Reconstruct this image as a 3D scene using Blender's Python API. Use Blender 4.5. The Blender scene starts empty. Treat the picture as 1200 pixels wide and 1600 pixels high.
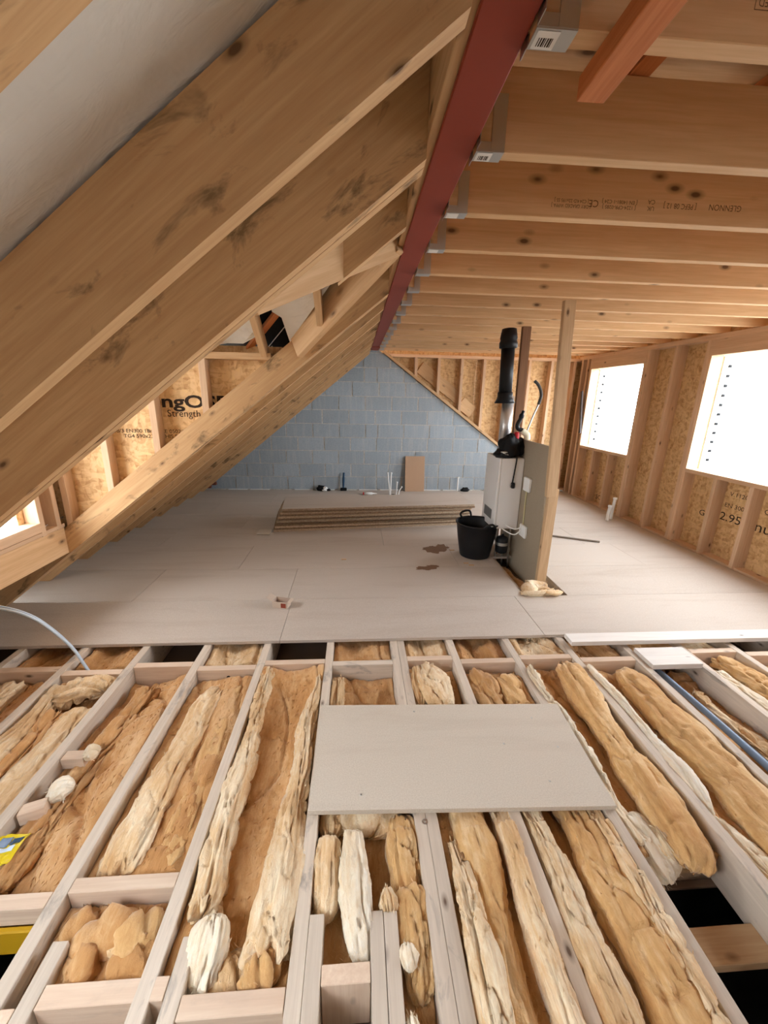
import bpy, math, random
from mathutils import Vector, Matrix, noise

# ------------------------------------------------------------------ camera
scn = bpy.context.scene
COL = scn.collection
F_PX, YAW, PITCH, ROLL, CAM_H = 625.38, 0.07166807, -0.28126963, 0.02023706, 1.575
cy, sy = math.cos(YAW), math.sin(YAW)
fw = Vector((sy * math.cos(PITCH), cy * math.cos(PITCH), math.sin(PITCH)))
rt = Vector((cy, -sy, 0))
up = rt.cross(fw)
c_, s_ = math.cos(ROLL), math.sin(ROLL)
rt2 = c_ * rt + s_ * up
up2 = -s_ * rt + c_ * up
cam_d = bpy.data.cameras.new('camera')
cam = bpy.data.objects.new('camera', cam_d)
COL.objects.link(cam)
M = Matrix((rt2, up2, -fw)).transposed().to_4x4()
M.translation = (0, 0, CAM_H)
cam.matrix_world = M
cam_d.sensor_fit = 'VERTICAL'
cam_d.sensor_height = 36.0
cam_d.lens = 36.0 * F_PX / 1600.0
cam_d.clip_start = 0.02
scn.camera = cam

# ------------------------------------------------------------------ world, exposure
world = bpy.data.worlds.new('overcast_sky')
scn.world = world
world.use_nodes = True
bg = world.node_tree.nodes['Background']
bg.inputs[0].default_value = (0.88, 0.945, 1.0, 1)
bg.inputs[1].default_value = 16.0
scn.view_settings.view_transform = 'Standard'
scn.view_settings.look = 'None'
scn.view_settings.gamma = 1.0
scn.view_settings.use_curve_mapping = False
scn.view_settings.exposure = 0.0
scn.cycles.max_bounces = 7
scn.cycles.diffuse_bounces = 4
scn.cycles.glossy_bounces = 2
scn.cycles.transmission_bounces = 1
scn.cycles.caustics_reflective = False
scn.cycles.use_adaptive_sampling = True
scn.cycles.adaptive_threshold = .07
scn.cycles.use_denoising = True


def portal(loc, rot, sx, sz):
    d = bpy.data.lights.new('window_portal', 'AREA')
    d.shape = 'RECTANGLE'
    d.size, d.size_y = sx, sz
    d.cycles.is_portal = True
    o = bpy.data.objects.new('window_portal', d)
    COL.objects.link(o)
    o.location = loc
    o.rotation_euler = rot


# windows in the right wall (light enters towards -x), dormer window (towards +x), added rear opening (towards +y)
XR = 3.705
WIN = [(5.272, 6.47), (1.6, 4.235)]      # y ranges of the window openings
SILL, HEAD = 0.862, 2.05
RP = math.pi / 2
for a, b in WIN:
    portal((XR + .17, (a + b) / 2, (SILL + HEAD) / 2), (0, RP, 0), HEAD - SILL, b - a)
portal((-2.2, 2.3, 1.23), (0, -RP, 0), 1.0, .62)
portal((2.65, -3.52, 1.45), (RP, 0, 0), .9, .9)
portal((-1.35, -.15, 1.32), (0, math.radians(180 - 37), 0), 1.0, .9)

# ------------------------------------------------------------------ materials


def lin(c):
    return tuple(((v / 255) / 12.92 if v / 255 <= .04045 else ((v / 255 + .055) / 1.055) ** 2.4) for v in c) + (1,)


class NT:
    def __init__(self, name):
        self.m = bpy.data.materials.new(name)
        self.m.use_nodes = True
        self.t = self.m.node_tree
        self.b = self.t.nodes['Principled BSDF']
        self.b.inputs['Specular IOR Level'].default_value = .25

    def n(self, t, **k):
        nd = self.t.nodes.new(t)
        for a, v in k.items():
            setattr(nd, a, v)
        return nd

    def l(self, a, b):
        self.t.links.new(a, b)

    def coords(self, scale, rnd=True):
        tc = self.n('ShaderNodeTexCoord')
        src = tc.outputs['Object']
        if rnd:
            oi = self.n('ShaderNodeObjectInfo')
            mu = self.n('ShaderNodeMath', operation='MULTIPLY')
            mu.inputs[1].default_value = 53.0
            self.l(oi.outputs['Random'], mu.inputs[0])
            ad = self.n('ShaderNodeVectorMath', operation='ADD')
            self.l(src, ad.inputs[0])
            self.l(mu.outputs[0], ad.inputs[1])
            src = ad.outputs[0]
        mp = self.n('ShaderNodeMapping')
        mp.inputs['Scale'].default_value = scale
        self.l(src, mp.inputs['Vector'])
        return mp.outputs[0]

    def noise(self, scale, s=1.0, detail=4, rough=.55, rnd=True, dist=0.0):
        nz = self.n('ShaderNodeTexNoise')
        nz.inputs['Scale'].default_value = s
        nz.inputs['Detail'].default_value = detail
        nz.inputs['Roughness'].default_value = rough
        nz.inputs['Distortion'].default_value = dist
        self.l(self.coords(scale, rnd), nz.inputs['Vector'])
        return nz.outputs['Fac']

    def ramp(self, fac, stops):
        r = self.n('ShaderNodeValToRGB')
        while len(r.color_ramp.elements) < len(stops):
            r.color_ramp.elements.new(.5)
        for e, (p, c) in zip(r.color_ramp.elements, stops):
            e.position = p
            e.color = c if len(c) == 4 else tuple(c) + (1,)
        self.l(fac, r.inputs['Fac'])
        return r.outputs['Color']

    def val(self, fac, p0, p1):
        return self.ramp(fac, [(p0, (0, 0, 0)), (p1, (1, 1, 1))])

    def mix(self, fac, a, b, mode='MIX'):
        m = self.n('ShaderNodeMix', data_type='RGBA', blend_type=mode)
        for s, v in ((m.inputs['Factor'], fac), (m.inputs[6], a), (m.inputs[7], b)):
            if hasattr(v, 'is_linked'):
                self.l(v, s)
            elif isinstance(v, (int, float)):
                s.default_value = v
            else:
                s.default_value = v if len(v) == 4 else tuple(v) + (1,)
        return m.outputs[2]

    def math(self, op, a, b):
        m = self.n('ShaderNodeMath', operation=op)
        for s, v in ((m.inputs[0], a), (m.inputs[1], b)):
            if hasattr(v, 'is_linked'):
                self.l(v, s)
            else:
                s.default_value = v
        return m.outputs[0]

    def done(self, col, rough=.8, bump=None, bs=.3, bd=.01, metal=0):
        if hasattr(col, 'is_linked'):
            self.l(col, self.b.inputs['Base Color'])
        else:
            self.b.inputs['Base Color'].default_value = col
        self.b.inputs['Roughness'].default_value = rough
        self.b.inputs['Metallic'].default_value = metal
        if bump is not None:
            bp = self.n('ShaderNodeBump')
            bp.inputs['Strength'].default_value = bs
            bp.inputs['Distance'].default_value = bd
            self.l(bump, bp.inputs['Height'])
            self.l(bp.outputs[0], self.b.inputs['Normal'])
        return self.m


def tint(t, col, amt=.12):
    """small per-object brightness difference between pieces of timber, board or block"""
    oi = t.n('ShaderNodeObjectInfo')
    k = t.n('ShaderNodeMapRange')
    k.inputs['To Min'].default_value = 1 - amt
    k.inputs['To Max'].default_value = 1 + amt
    t.l(oi.outputs['Random'], k.inputs['Value'])
    cm = t.n('ShaderNodeVectorMath', operation='SCALE')
    t.l(col, cm.inputs[0])
    t.l(k.outputs[0], cm.inputs['Scale'])
    return cm.outputs[0]


def wood(name, base, dark, knot=(74, 44, 24), knots=.13, stain=0.0, stain_col=(70, 62, 48), rough=.72, var=.08):
    t = NT(name)
    g = t.noise((2.2, 52, 52), 1.5, 3, .65, dist=.3)
    f = t.noise((.9, 10, 10), 1.2, 3, .6, dist=.9)
    c = t.mix(t.math('MULTIPLY', t.val(g, .35, .7), .6), lin(base), lin(dark))
    c = t.mix(t.math('MULTIPLY', t.val(f, .42, .7), .55), c, lin(dark))
    if knots:
        v = t.n('ShaderNodeTexVoronoi')
        v.inputs['Scale'].default_value = 1.0
        t.l(t.coords((4.2, 9, 9)), v.inputs['Vector'])
        kn = t.ramp(v.outputs['Distance'], [(knots * .5, (1, 1, 1)), (knots * .8, (.5, .5, .5)), (knots * 1.5, (0, 0, 0))])
        c = t.mix(t.math('MULTIPLY', kn, .85), c, lin(knot))
    if stain:
        s = t.noise((3.0, 7, 7), 1.5, 5, .66, dist=.5)
        c = t.mix(t.math('MULTIPLY', t.val(s, .56, .68), stain), c, lin(stain_col))
    c = tint(t, c, var)
    return t.done(c, rough, g, .1, .003)


W_NEW = wood('planed_pine', (216, 180, 138), (192, 150, 106))
W_CEIL = wood('ceiling_joist_pine', (228, 190, 146), (206, 162, 116))
W_RAFT = wood('rafter_pine', (210, 172, 126), (182, 138, 94), knots=.10, stain=.75, stain_col=(98, 78, 54))
W_FLOOR = wood('floor_joist_timber', (216, 202, 186), (190, 174, 158), knots=.09, stain=.65, stain_col=(128, 122, 118))
W_NOG = wood('nogging_timber', (226, 204, 182), (204, 174, 150), knots=.09, stain=.15, stain_col=(140, 126, 118))
W_STUD = wood('stud_timber', (222, 190, 158), (198, 160, 126), knots=.10)
W_ORANGE = wood('treated_batten', (208, 134, 84), (178, 100, 54), knots=.08)
W_POST = wood('post_timber', (202, 172, 136), (174, 140, 104), knots=.10)
W_BROWN = wood('brown_post_timber', (138, 100, 72), (110, 74, 50), knots=.10)
W_WHITE = wood('whitewashed_plank', (236, 230, 224), (218, 210, 204), knots=.08)


def m_plain(name, col, rough=.6, metal=0, bump=0, bscale=60):
    t = NT(name)
    return t.done(lin(col), rough, t.noise((1, 1, 1), bscale, 3) if bump else None, bump, .004, metal)


def m_chip(name, a, b, stain=0.25):
    t = NT(name)
    fine = t.noise((1, 1, 1), 190, 2, .7)
    mid = t.noise((.35, 2.2, 1), 2.6, 6, .65, dist=.4)
    c = t.mix(t.val(fine, .3, .72), lin(a), lin(b))
    c = t.mix(t.math('MULTIPLY', t.val(mid, .5, .72), stain), c, lin((150, 128, 108)))
    c = tint(t, c, .035)
    return t.done(c, .7, fine, .12, .002)


CHIP = m_chip('chipboard_deck', (202, 192, 182), (185, 172, 160))
CHIP2 = m_chip('chipboard_loose', (212, 202, 188), (194, 182, 167), .2)
t = NT('chipboard_edge')
CHIPE = t.done(tint(t, t.mix(t.val(t.noise((.3, 1, 1), 160, 3), .35, .7), lin((216, 196, 172)), lin((164, 138, 112))), .22), .9)
t = NT('chipboard_edge_dark')
CHIPE_SHADED = t.done(tint(t, t.mix(t.val(t.noise((.3, 1, 1), 160, 3), .35, .7), lin((172, 146, 120)), lin((116, 92, 72))), .1), .9)  # darker copy paints groove shade against the lit board edges
MDF = m_chip('plain_board', (196, 164, 136), (184, 150, 122), .1)
PANEL = m_chip('backing_panel', (166, 152, 132), (154, 140, 120), .12)


def m_osb(name, a, b, d):
    t = NT(name)
    outs = []
    for k, sc in enumerate(((44, 44, 15), (15, 44, 44), (34, 20, 34))):
        v = t.n('ShaderNodeTexVoronoi')
        v.inputs['Scale'].default_value = 1
        nz = t.n('ShaderNodeTexNoise')
        nz.inputs['Scale'].default_value = 5
        t.l(t.coords((1, 1, 1)), nz.inputs['Vector'])
        mx = t.mix(.18, t.coords(sc), nz.outputs['Color'])
        ad = t.n('ShaderNodeVectorMath', operation='ADD')
        t.l(t.coords(sc), ad.inputs[0])
        sca = t.n('ShaderNodeVectorMath', operation='SCALE')
        t.l(nz.outputs['Color'], sca.inputs[0])
        sca.inputs['Scale'].default_value = 4.0
        t.l(sca.outputs[0], ad.inputs[1])
        t.l(ad.outputs[0], v.inputs['Vector'])
        outs.append(v.outputs['Color'])
    sep = t.mix(.5, outs[0], outs[1])
    sep = t.mix(.35, sep, outs[2])
    bw = t.n('ShaderNodeRGBToBW')
    t.l(sep, bw.inputs[0])
    c = t.ramp(bw.outputs[0], [(.22, lin(d)), (.42, lin(b)), (.62, lin(a)), (.8, lin((226, 190, 134)))])
    return t.done(c, .6, bw.outputs[0], .25, .004)


OSB = m_osb('osb_sheathing', (222, 186, 138), (206, 166, 116), (182, 138, 92))


def m_block():
    t = NT('grey_concrete_block')
    sp = t.noise((1, 1, 1), 55, 4, .7)
    st = t.noise((16, 1, 1.2), 1.6, 5, .65)
    c = t.mix(t.val(sp, .3, .7), lin((174, 184, 192)), lin((150, 162, 172)))
    c = t.mix(t.math('MULTIPLY', t.val(st, .5, .72), .45), c, lin((206, 206, 202)))
    c = tint(t, c, .07)
    return t.done(c, .92, sp, .5, .006)


BLOCK = m_block()
t = NT('mortar')
MORTAR = t.done(t.mix(t.val(t.noise((1, 1, 1), 30, 4, .7), .35, .65), lin((222, 220, 214)), lin((186, 180, 168))), .95)


def m_wool(name, stops, fib=1.0, crack=.1, crack_col=(164, 118, 74), rough=.98):
    t = NT(name)
    big = t.noise((1, .4, 1), 4.5, 3, .6, dist=.6)
    fb = t.noise((70, 7, 70), 1.1, 3, .72, dist=.6)
    fb2 = t.noise((34, 2.6, 34), 1.1, 2, .6, dist=.5)
    fine = t.noise((1, 1, 1), 150, 1, .75)
    fluff = t.noise((1, .6, 1), 28, 3, .65, dist=.8)
    mixf = t.math('ADD', t.math('MULTIPLY', big, .56), t.math('ADD', t.math('MULTIPLY', fb, .2), t.math('MULTIPLY', fluff, .24)))
    c = t.ramp(mixf, stops)
    ck = t.math('ABSOLUTE', t.math('SUBTRACT', fb2, .5), 0.0)
    ckm = t.ramp(ck, [(.0, (1, 1, 1)), (.035, (0, 0, 0))])
    ckm = t.math('MULTIPLY', t.math('MULTIPLY', ckm, t.val(fluff, .42, .6)), crack)
    c = t.mix(ckm, c, lin(crack_col))
    c = tint(t, c, .06)
    h = t.math('ADD', t.math('MULTIPLY', fb, .5), t.math('ADD', t.math('MULTIPLY', fine, .3), t.math('MULTIPLY', fluff, 1.0)))
    h = t.math('SUBTRACT', h, t.math('MULTIPLY', ckm, 1.0))
    t.b.inputs['Specular IOR Level'].default_value = .03
    t.b.inputs['Sheen Weight'].default_value = .25
    return t.done(c, rough, h, .38 * fib, .012)


WOOL_B = m_wool('brown_glass_wool', [(.36, lin((178, 128, 78))), (.5, lin((200, 152, 100))), (.64, lin((222, 184, 138)))])
WOOL_G = m_wool('golden_glass_wool', [(.36, lin((192, 144, 92))), (.5, lin((214, 172, 118))), (.62, lin((234, 204, 160)))])
WOOL_P = m_wool('pale_glass_wool', [(.36, lin((202, 160, 112))), (.48, lin((224, 190, 146))), (.6, lin((242, 224, 194)))], 1.0, .3)
WOOL_W = m_wool('white_glass_wool', [(.36, lin((228, 200, 160))), (.5, lin((242, 228, 204))), (.64, lin((250, 246, 236)))], .9)

STEEL = m_plain('red_oxide_paint', (148, 62, 42), .5)
GALV = m_plain('galvanised_steel', (196, 196, 192), .36, .95)
WHITE = m_plain('white_paint', (238, 236, 234), .3)
WHITEP = m_plain('white_plastic', (240, 240, 238), .35)
BLACKP = m_plain('black_plastic', (26, 27, 30), .45)
BLACK = m_plain('black_rubber', (16, 16, 18), .7)
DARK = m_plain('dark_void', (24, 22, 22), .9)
INK = m_plain('black_ink', (52, 40, 32), .9)
INKG = m_plain('grey_ink', (112, 84, 58), .9)
BLUE = m_plain('blue_plastic', (40, 70, 98), .45)
BLUEP = m_plain('blue_grey_pipe', (124, 144, 172), .3)
CABLE = m_plain('pale_blue_cable', (206, 222, 240), .3)
RED = m_plain('red_plastic', (190, 40, 50), .5)
COPPER = m_plain('copper_pipe', (170, 104, 68), .35, .9)
FOIL = m_plain('aluminium_tube', (220, 222, 224), .3, .7)
YELLOW = m_plain('yellow_plastic_film', (222, 196, 40), .3)
CARD = m_plain('cardboard', (200, 182, 166), .85)
CARDR = m_plain('red_print', (150, 72, 56), .8)
GREY = m_plain('grey_grille', (150, 148, 146), .5)
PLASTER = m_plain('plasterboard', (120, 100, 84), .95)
GROUND = m_plain('concrete_ground', (180, 178, 172), .95)
FELT = m_plain('black_underlay', (20, 18, 17), .9)
DAMP = m_plain('damp_brown_stain', (126, 98, 78), .8)
BRICK = m_plain('old_brick', (120, 72, 58), .95, 0, .4, 40)
t = NT('breather_membrane')
mw = t.noise((1, 1, 1), 2.2, 5, .55, dist=.6)
MEMB = t.done(t.mix(t.val(mw, .35, .7), lin((228, 224, 216)), lin((210, 204, 195))), .6, t.noise((1.5, 4, 1), 2.5, 4, .5, dist=1.5), .5, .03)

# ------------------------------------------------------------------ builders


def link(name, me, mat, parent=None, mw=None):
    o = bpy.data.objects.new(name, me)
    COL.objects.link(o)
    if mat is not None and not me.materials:
        me.materials.append(mat)
    if mw is not None:
        o.matrix_basis = mw
    if parent is not None:
        o.parent = parent
        o.matrix_parent_inverse = parent.matrix_basis.inverted()
    return o


def mesh(name, vs, fs, smooth=False):
    me = bpy.data.meshes.new(name)
    me.from_pydata([tuple(v) for v in vs], [], fs)
    if smooth:
        me.polygons.foreach_set('use_smooth', [True] * len(me.polygons))
    me.update()
    return me


def tag(o, label, cat, group=None, kind=None):
    if label:
        o['label'] = label
    if cat:
        o['category'] = cat
    if group:
        o['group'] = group
    if kind:
        o['kind'] = kind
    return o


def empty(name, loc=(0, 0, 0), label=None, cat=None, group=None, kind=None):
    o = bpy.data.objects.new(name, None)
    COL.objects.link(o)
    o.empty_display_size = .1
    o.matrix_basis = Matrix.Translation(loc)
    return tag(o, label, cat, group, kind)


def cham(lx, ly, lz, c):
    c = min(c, lx * .3, ly * .3, lz * .3)
    h = (lx / 2, ly / 2, lz / 2)
    vs, idx = [], {}
    S = (-1, 1)
    for sx in S:
        for sy_ in S:
            for sz in S:
                s = (sx, sy_, sz)
                for a in range(3):
                    idx[s + (a,)] = len(vs)
                    vs.append(Vector([s[k] * (h[k] - (0 if k == a else c)) for k in range(3)]))
    fs = []
    for a in range(3):
        b, d = (a + 1) % 3, (a + 2) % 3
        for s in S:
            f = []
            for (p, q) in ((-1, -1), (1, -1), (1, 1), (-1, 1)):
                k = [0, 0, 0]
                k[a], k[b], k[d] = s, p, q
                f.append(idx[tuple(k) + (a,)])
            fs.append(f)
        for s in S:
            for q in S:
                k0, k1 = [0, 0, 0], [0, 0, 0]
                k0[a], k0[b], k0[d] = s, q, -1
                k1[a], k1[b], k1[d] = s, q, 1
                fs.append([idx[tuple(k0) + (a,)], idx[tuple(k1) + (a,)], idx[tuple(k1) + (b,)], idx[tuple(k0) + (b,)]])
    for sx in S:
        for sy_ in S:
            for sz in S:
                fs.append([idx[(sx, sy_, sz, a)] for a in range(3)])
    out = []
    for f in fs:
        p = [vs[i] for i in f]
        n = (p[1] - p[0]).cross(p[2] - p[0])
        out.append(f if n.dot(sum(p, Vector()) / len(p)) > 0 else f[::-1])
    return vs, out


_cache = {}


def box_mesh(lx, ly, lz, c, mat):
    k = (round(lx, 4), round(ly, 4), round(lz, 4), round(c, 4), mat.name)
    if k not in _cache:
        me = mesh('box', *cham(lx, ly, lz, c))
        me.materials.append(mat)
        _cache[k] = me
    return _cache[k]


def bx(name, x0, x1, y0, y1, z0, z1, mat, parent=None, c=.002):
    """axis-aligned chamfered piece; its local x axis is its longest side, so grain runs lengthwise"""
    d = (x1 - x0, y1 - y0, z1 - z0)
    a = max(range(3), key=lambda i: d[i])
    ctr = Vector(((x0 + x1) / 2, (y0 + y1) / 2, (z0 + z1) / 2))
    if a == 0:
        L, R = d, Matrix.Identity(4)
    elif a == 1:
        L, R = (d[1], d[0], d[2]), Matrix.Rotation(math.pi / 2, 4, 'Z')
    else:
        L, R = (d[2], d[1], d[0]), Matrix.Rotation(-math.pi / 2, 4, 'Y')
    return link(name, box_mesh(L[0], L[1], L[2], c, mat), None, parent, Matrix.Translation(ctr) @ R)


def timber(name, p0, p1, w, d, mat, parent=None, upv=(0, 0, 1), c=.002):
    """piece of timber between two points, w wide across, d deep towards upv"""
    p0, p1 = Vector(p0), Vector(p1)
    X = (p1 - p0).normalized()
    Z = Vector(upv)
    Z = (Z - X * Z.dot(X)).normalized()
    Y = Z.cross(X)
    R = Matrix((X, Y, Z)).transposed().to_4x4()
    R.translation = (p0 + p1) / 2
    return link(name, box_mesh((p1 - p0).length, w, d, c, mat), None, parent, R)


def prism_xz(name, poly, y0, y1, mat, parent=None, ang=0.0):
    """polygon in the xz plane extruded along y; ang turns the local x axis (grain) along the slope"""
    o = Vector((sum(p[0] for p in poly) / len(poly), (y0 + y1) / 2, sum(p[1] for p in poly) / len(poly)))
    ca, sa = math.cos(ang), math.sin(ang)
    h = (y1 - y0) / 2
    vs = []
    for s in (-h, h):
        for (x, z) in poly:
            dx, dz = x - o.x, z - o.z
            vs.append((dx * ca + dz * sa, s, -dx * sa + dz * ca))
    n = len(poly)
    ar = sum(poly[i][0] * poly[(i + 1) % n][1] - poly[(i + 1) % n][0] * poly[i][1] for i in range(n))
    f0 = list(range(n))
    fs = [f0, [i + n for i in f0][::-1]] + [[i, i + n, (i + 1) % n + n, (i + 1) % n] for i in range(n)]
    if ar < 0:
        fs = [f[::-1] for f in fs]
    me = mesh(name, vs, fs)
    R = Matrix.Rotation(-ang, 4, 'Y')
    R.translation = o
    return link(name, me, mat, parent, R)


def lathe(name, prof, mat, loc, parent=None, n=28, smooth=True, rot=None, cap=True):
    vs, fs = [], []
    for (r, z) in prof:
        for k in range(n):
            a = 2 * math.pi * k / n
            vs.append((r * math.cos(a), r * math.sin(a), z))
    for i in range(len(prof) - 1):
        for k in range(n):
            fs.append([i * n + k, i * n + (k + 1) % n, (i + 1) * n + (k + 1) % n, (i + 1) * n + k])
    if cap:
        fs.append(list(range(n))[::-1])
        fs.append([(len(prof) - 1) * n + k for k in range(n)])
    me = mesh(name, vs, fs, smooth)
    Mx = Matrix.Translation(loc)
    if rot:
        Mx = Mx @ rot
    return link(name, me, mat, parent, Mx)


def tube(name, pts, r, mat, parent=None, n=10, sub=5, closed=False):
    """round tube through points (Catmull-Rom)"""
    P = [Vector(p) for p in pts]
    Q = []
    for i in range(len(P) - 1):
        a, b, c, d = P[max(i - 1, 0)], P[i], P[i + 1], P[min(i + 2, len(P) - 1)]
        for k in range(sub):
            t_ = k / sub
            Q.append(.5 * ((2 * b) + (c - a) * t_ + (2 * a - 5 * b + 4 * c - d) * t_ ** 2 + (3 * b - a - 3 * c + d) * t_ ** 3))
    Q.append(P[-1])
    o = P[0]
    vs, fs = [], []
    prev = None
    for i, q in enumerate(Q):
        T = (Q[min(i + 1, len(Q) - 1)] - Q[max(i - 1, 0)]).normalized()
        if prev is None:
            N = T.orthogonal().normalized()
        else:
            N = (prev - T * prev.dot(T)).normalized()
        prev = N
        B = T.cross(N)
        rr = r[min(int(i / max(1, len(Q) - 1) * len(r)), len(r) - 1)] if isinstance(r, (list, tuple)) else r
        for k in range(n):
            a = 2 * math.pi * k / n
            vs.append(q - o + (N * math.cos(a) + B * math.sin(a)) * rr)
    for i in range(len(Q) - 1):
        for k in range(n):
            fs.append([i * n + k, i * n + (k + 1) % n, (i + 1) * n + (k + 1) % n, (i + 1) * n + k])
    fs.append(list(range(n))[::-1])
    fs.append([(len(Q) - 1) * n + k for k in range(n)])
    return link(name, mesh(name, vs, fs, True), mat, parent, Matrix.Translation(o))


def text(name, s, loc, size, mat, parent, X, Y, squash=1.0, bold=0.0):
    """flat print as a thin mesh; X = reading direction, Y = up of the letters"""
    cu = bpy.data.curves.new(name, 'FONT')
    cu.body = s
    cu.size = size
    cu.offset = bold
    cu.align_x, cu.align_y = 'CENTER', 'CENTER'
    cu.resolution_u = 3
    tmp = bpy.data.objects.new(name + '_tmp', cu)
    COL.objects.link(tmp)
    dg = bpy.context.evaluated_depsgraph_get()
    me = bpy.data.meshes.new_from_object(tmp.evaluated_get(dg))
    bpy.data.objects.remove(tmp)
    me.materials.clear()
    X, Y = Vector(X), Vector(Y)
    R = Matrix((X * squash, Y, X.cross(Y))).transposed().to_4x4()
    R.translation = loc
    return link(name, me, mat, parent, R)


ORD = ['first', 'second', 'third', 'fourth', 'fifth', 'sixth', 'seventh', 'eighth', 'ninth', 'tenth', 'eleventh',
       'twelfth', 'thirteenth', 'fourteenth', 'fifteenth', 'sixteenth', 'seventeenth', 'eighteenth']

# =================================================================== THE SETTING
YW = 6.84          # face of the block wall
YD = 2.36          # front edge of the laid deck
ZJ = -.022         # top of the floor joists
DJ = .2            # floor joist depth

# ---- floor: chipboard deck, each sheet a piece
floor = empty('floor', (0, 0, 0), 'grey-brown chipboard deck laid over the far half of the loft floor', None, None, 'structure')
rows = [YD, 2.925, 3.525, 4.125, 4.725, 5.325, 5.925, 6.525, 6.80]
XL, XRT = -2.72, 3.70
HX0, HX1, HY1 = 1.40, 1.77, 3.77
joints = [[-.51, 1.31], [-1.75, -.55], [-1.1, 1.0, 2.9], [-2.1, .3, 2.6], [-1.4, 1.0], [-2.0, .45, 2.8], [-1.3, 1.1], [-.6, 1.8]]
rng = random.Random(4)
for i in range(len(rows) - 1):
    ya, yb = rows[i], rows[i + 1]
    xs = [XL] + joints[i] + [XRT]
    for a, b in zip(xs, xs[1:]):
        dz = rng.uniform(-.0006, .0004)
        segs = [(a, b, ya, yb)]
        if i in (1, 2) and a < HX1 and b > HX0:
            segs = []
            if a < HX0:
                segs.append((a, HX0, ya, yb))
            if b > HX1:
                segs.append((HX1, b, ya, yb))
            if i == 2:
                segs.append((HX0, HX1, HY1, yb))
        for (p, q, r, s) in segs:
            bx('deck_board', p + .001, q - .001, r + .001, s - .001, -.022 + dz, dz, CHIP, floor, .0015)
# deck behind the camera
for a, b in ((XL, -.3), (-.3, 2.1), (2.1, XRT)):
    for k in range(5):
        bx('deck_board', a + .001, b - .001, -3.5 + .6 * k, -3.5 + .6 * k + .598, -.022, 0, CHIP, floor, .0015)

# ---- plasterboard ceiling of the rooms below, the dark room under the holes
lower = empty('ceiling_below', (0, 0, -.23), 'plasterboard ceiling of the storey below between the joists', None, None, 'structure')
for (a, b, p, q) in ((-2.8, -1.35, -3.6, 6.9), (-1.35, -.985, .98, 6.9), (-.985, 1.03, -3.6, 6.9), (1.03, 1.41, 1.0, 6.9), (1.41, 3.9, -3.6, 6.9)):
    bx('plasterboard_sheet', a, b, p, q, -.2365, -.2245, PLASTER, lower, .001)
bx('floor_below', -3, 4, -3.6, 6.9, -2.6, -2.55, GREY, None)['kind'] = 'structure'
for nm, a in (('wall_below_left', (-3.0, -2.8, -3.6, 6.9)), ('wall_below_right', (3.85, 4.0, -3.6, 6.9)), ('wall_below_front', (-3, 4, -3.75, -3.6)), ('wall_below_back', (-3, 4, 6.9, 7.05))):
    bx(nm, *a, -2.6, -.03, DARK, None)['kind'] = 'structure'  # near-black walls added to keep sky light out of the void
g = bx('ground', -40, 40, -40, 40, -2.9, -2.75, GROUND, None)
g['kind'] = 'structure'

# ---- back wall: concrete blocks under a gable, timber stud and OSB infill to its right
GX0, GZ0, GM = .50, 2.20, .7226      # the sloping top of the blockwork


def gable_z(x):
    return GZ0 - GM * (x - GX0)


wb = empty('wall_back', (0, YW, 0), 'grey blockwork gable wall with pale mortar at the far end', None, None, 'structure')


def clip(poly, keep):
    out = []
    for i, p in enumerate(poly):
        q = poly[(i + 1) % len(poly)]
        a, b = keep(p), keep(q)
        if a >= 0:
            out.append(p)
        if (a >= 0) != (b >= 0):
            k = a / (a - b)
            out.append((p[0] + (q[0] - p[0]) * k, p[1] + (q[1] - p[1]) * k))
    return out


rng = random.Random(11)
CH = .2235
for r in range(11):
    z0 = -.0 + CH * r + .004
    x = -2.92 + (.21 if r % 2 else 0) + rng.uniform(-.02, .02)
    while x < 3.6:
        L = .43 if rng.random() > .06 else .2
        poly = [(x + .005, z0 + .005), (x + L - .005, z0 + .005), (x + L - .005, z0 + CH - .006), (x + .005, z0 + CH - .006)]
        poly = clip(poly, lambda p: gable_z(p[0]) - .02 - p[1])
        if len(poly) >= 3:
            A = abs(sum(poly[i][0] * poly[(i + 1) % len(poly)][1] - poly[(i + 1) % len(poly)][0] * poly[i][1] for i in range(len(poly)))) / 2
            if A > .002:
                prism_xz('block', poly, YW + rng.uniform(-.004, .003), YW + .1, BLOCK, wb)
        x += L + .008
mp = clip([(-3.0, -.2), (3.6, -.2), (3.6, 2.5), (-3.0, 2.5)], lambda p: gable_z(p[0]) - .03 - p[1])
prism_xz('mortar_bed', mp, YW + .006, YW + .09, MORTAR, wb)
for k in range(17):
    x0 = -2.6 + .37 * k
    bx('mortar_fillet', x0 + .05, x0 + .37, YW - .03, YW + .004, -.02, .008, WHITEP if k % 3 else MORTAR, wb, .004)
# OSB and studs above the gable line
bx('osb_sheet', .3, 2.0, 6.985, 6.997, 0, 2.4, OSB, wb)
bx('osb_sheet', 2.002, 3.9, 6.985, 6.997, 0, 2.4, OSB, wb)
for x in (.969, 1.349, 1.731, 2.106, 2.49, 2.87, 3.25, 3.64):
    zb = max(gable_z(x), .02)
    bx('stud', x - .0225, x + .0225, 6.86, 6.985, zb + .02, 2.19, W_STUD, wb)
bx('top_plate', .5, 3.85, 6.85, 6.985, 2.19, 2.235, W_STUD, wb)
timber('rake_plate', (GX0 - .06, 6.87, gable_z(GX0 - .06) + .012), (2.95, 6.87, gable_z(2.95) + .012), .13, .042, W_NEW, wb)
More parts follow.
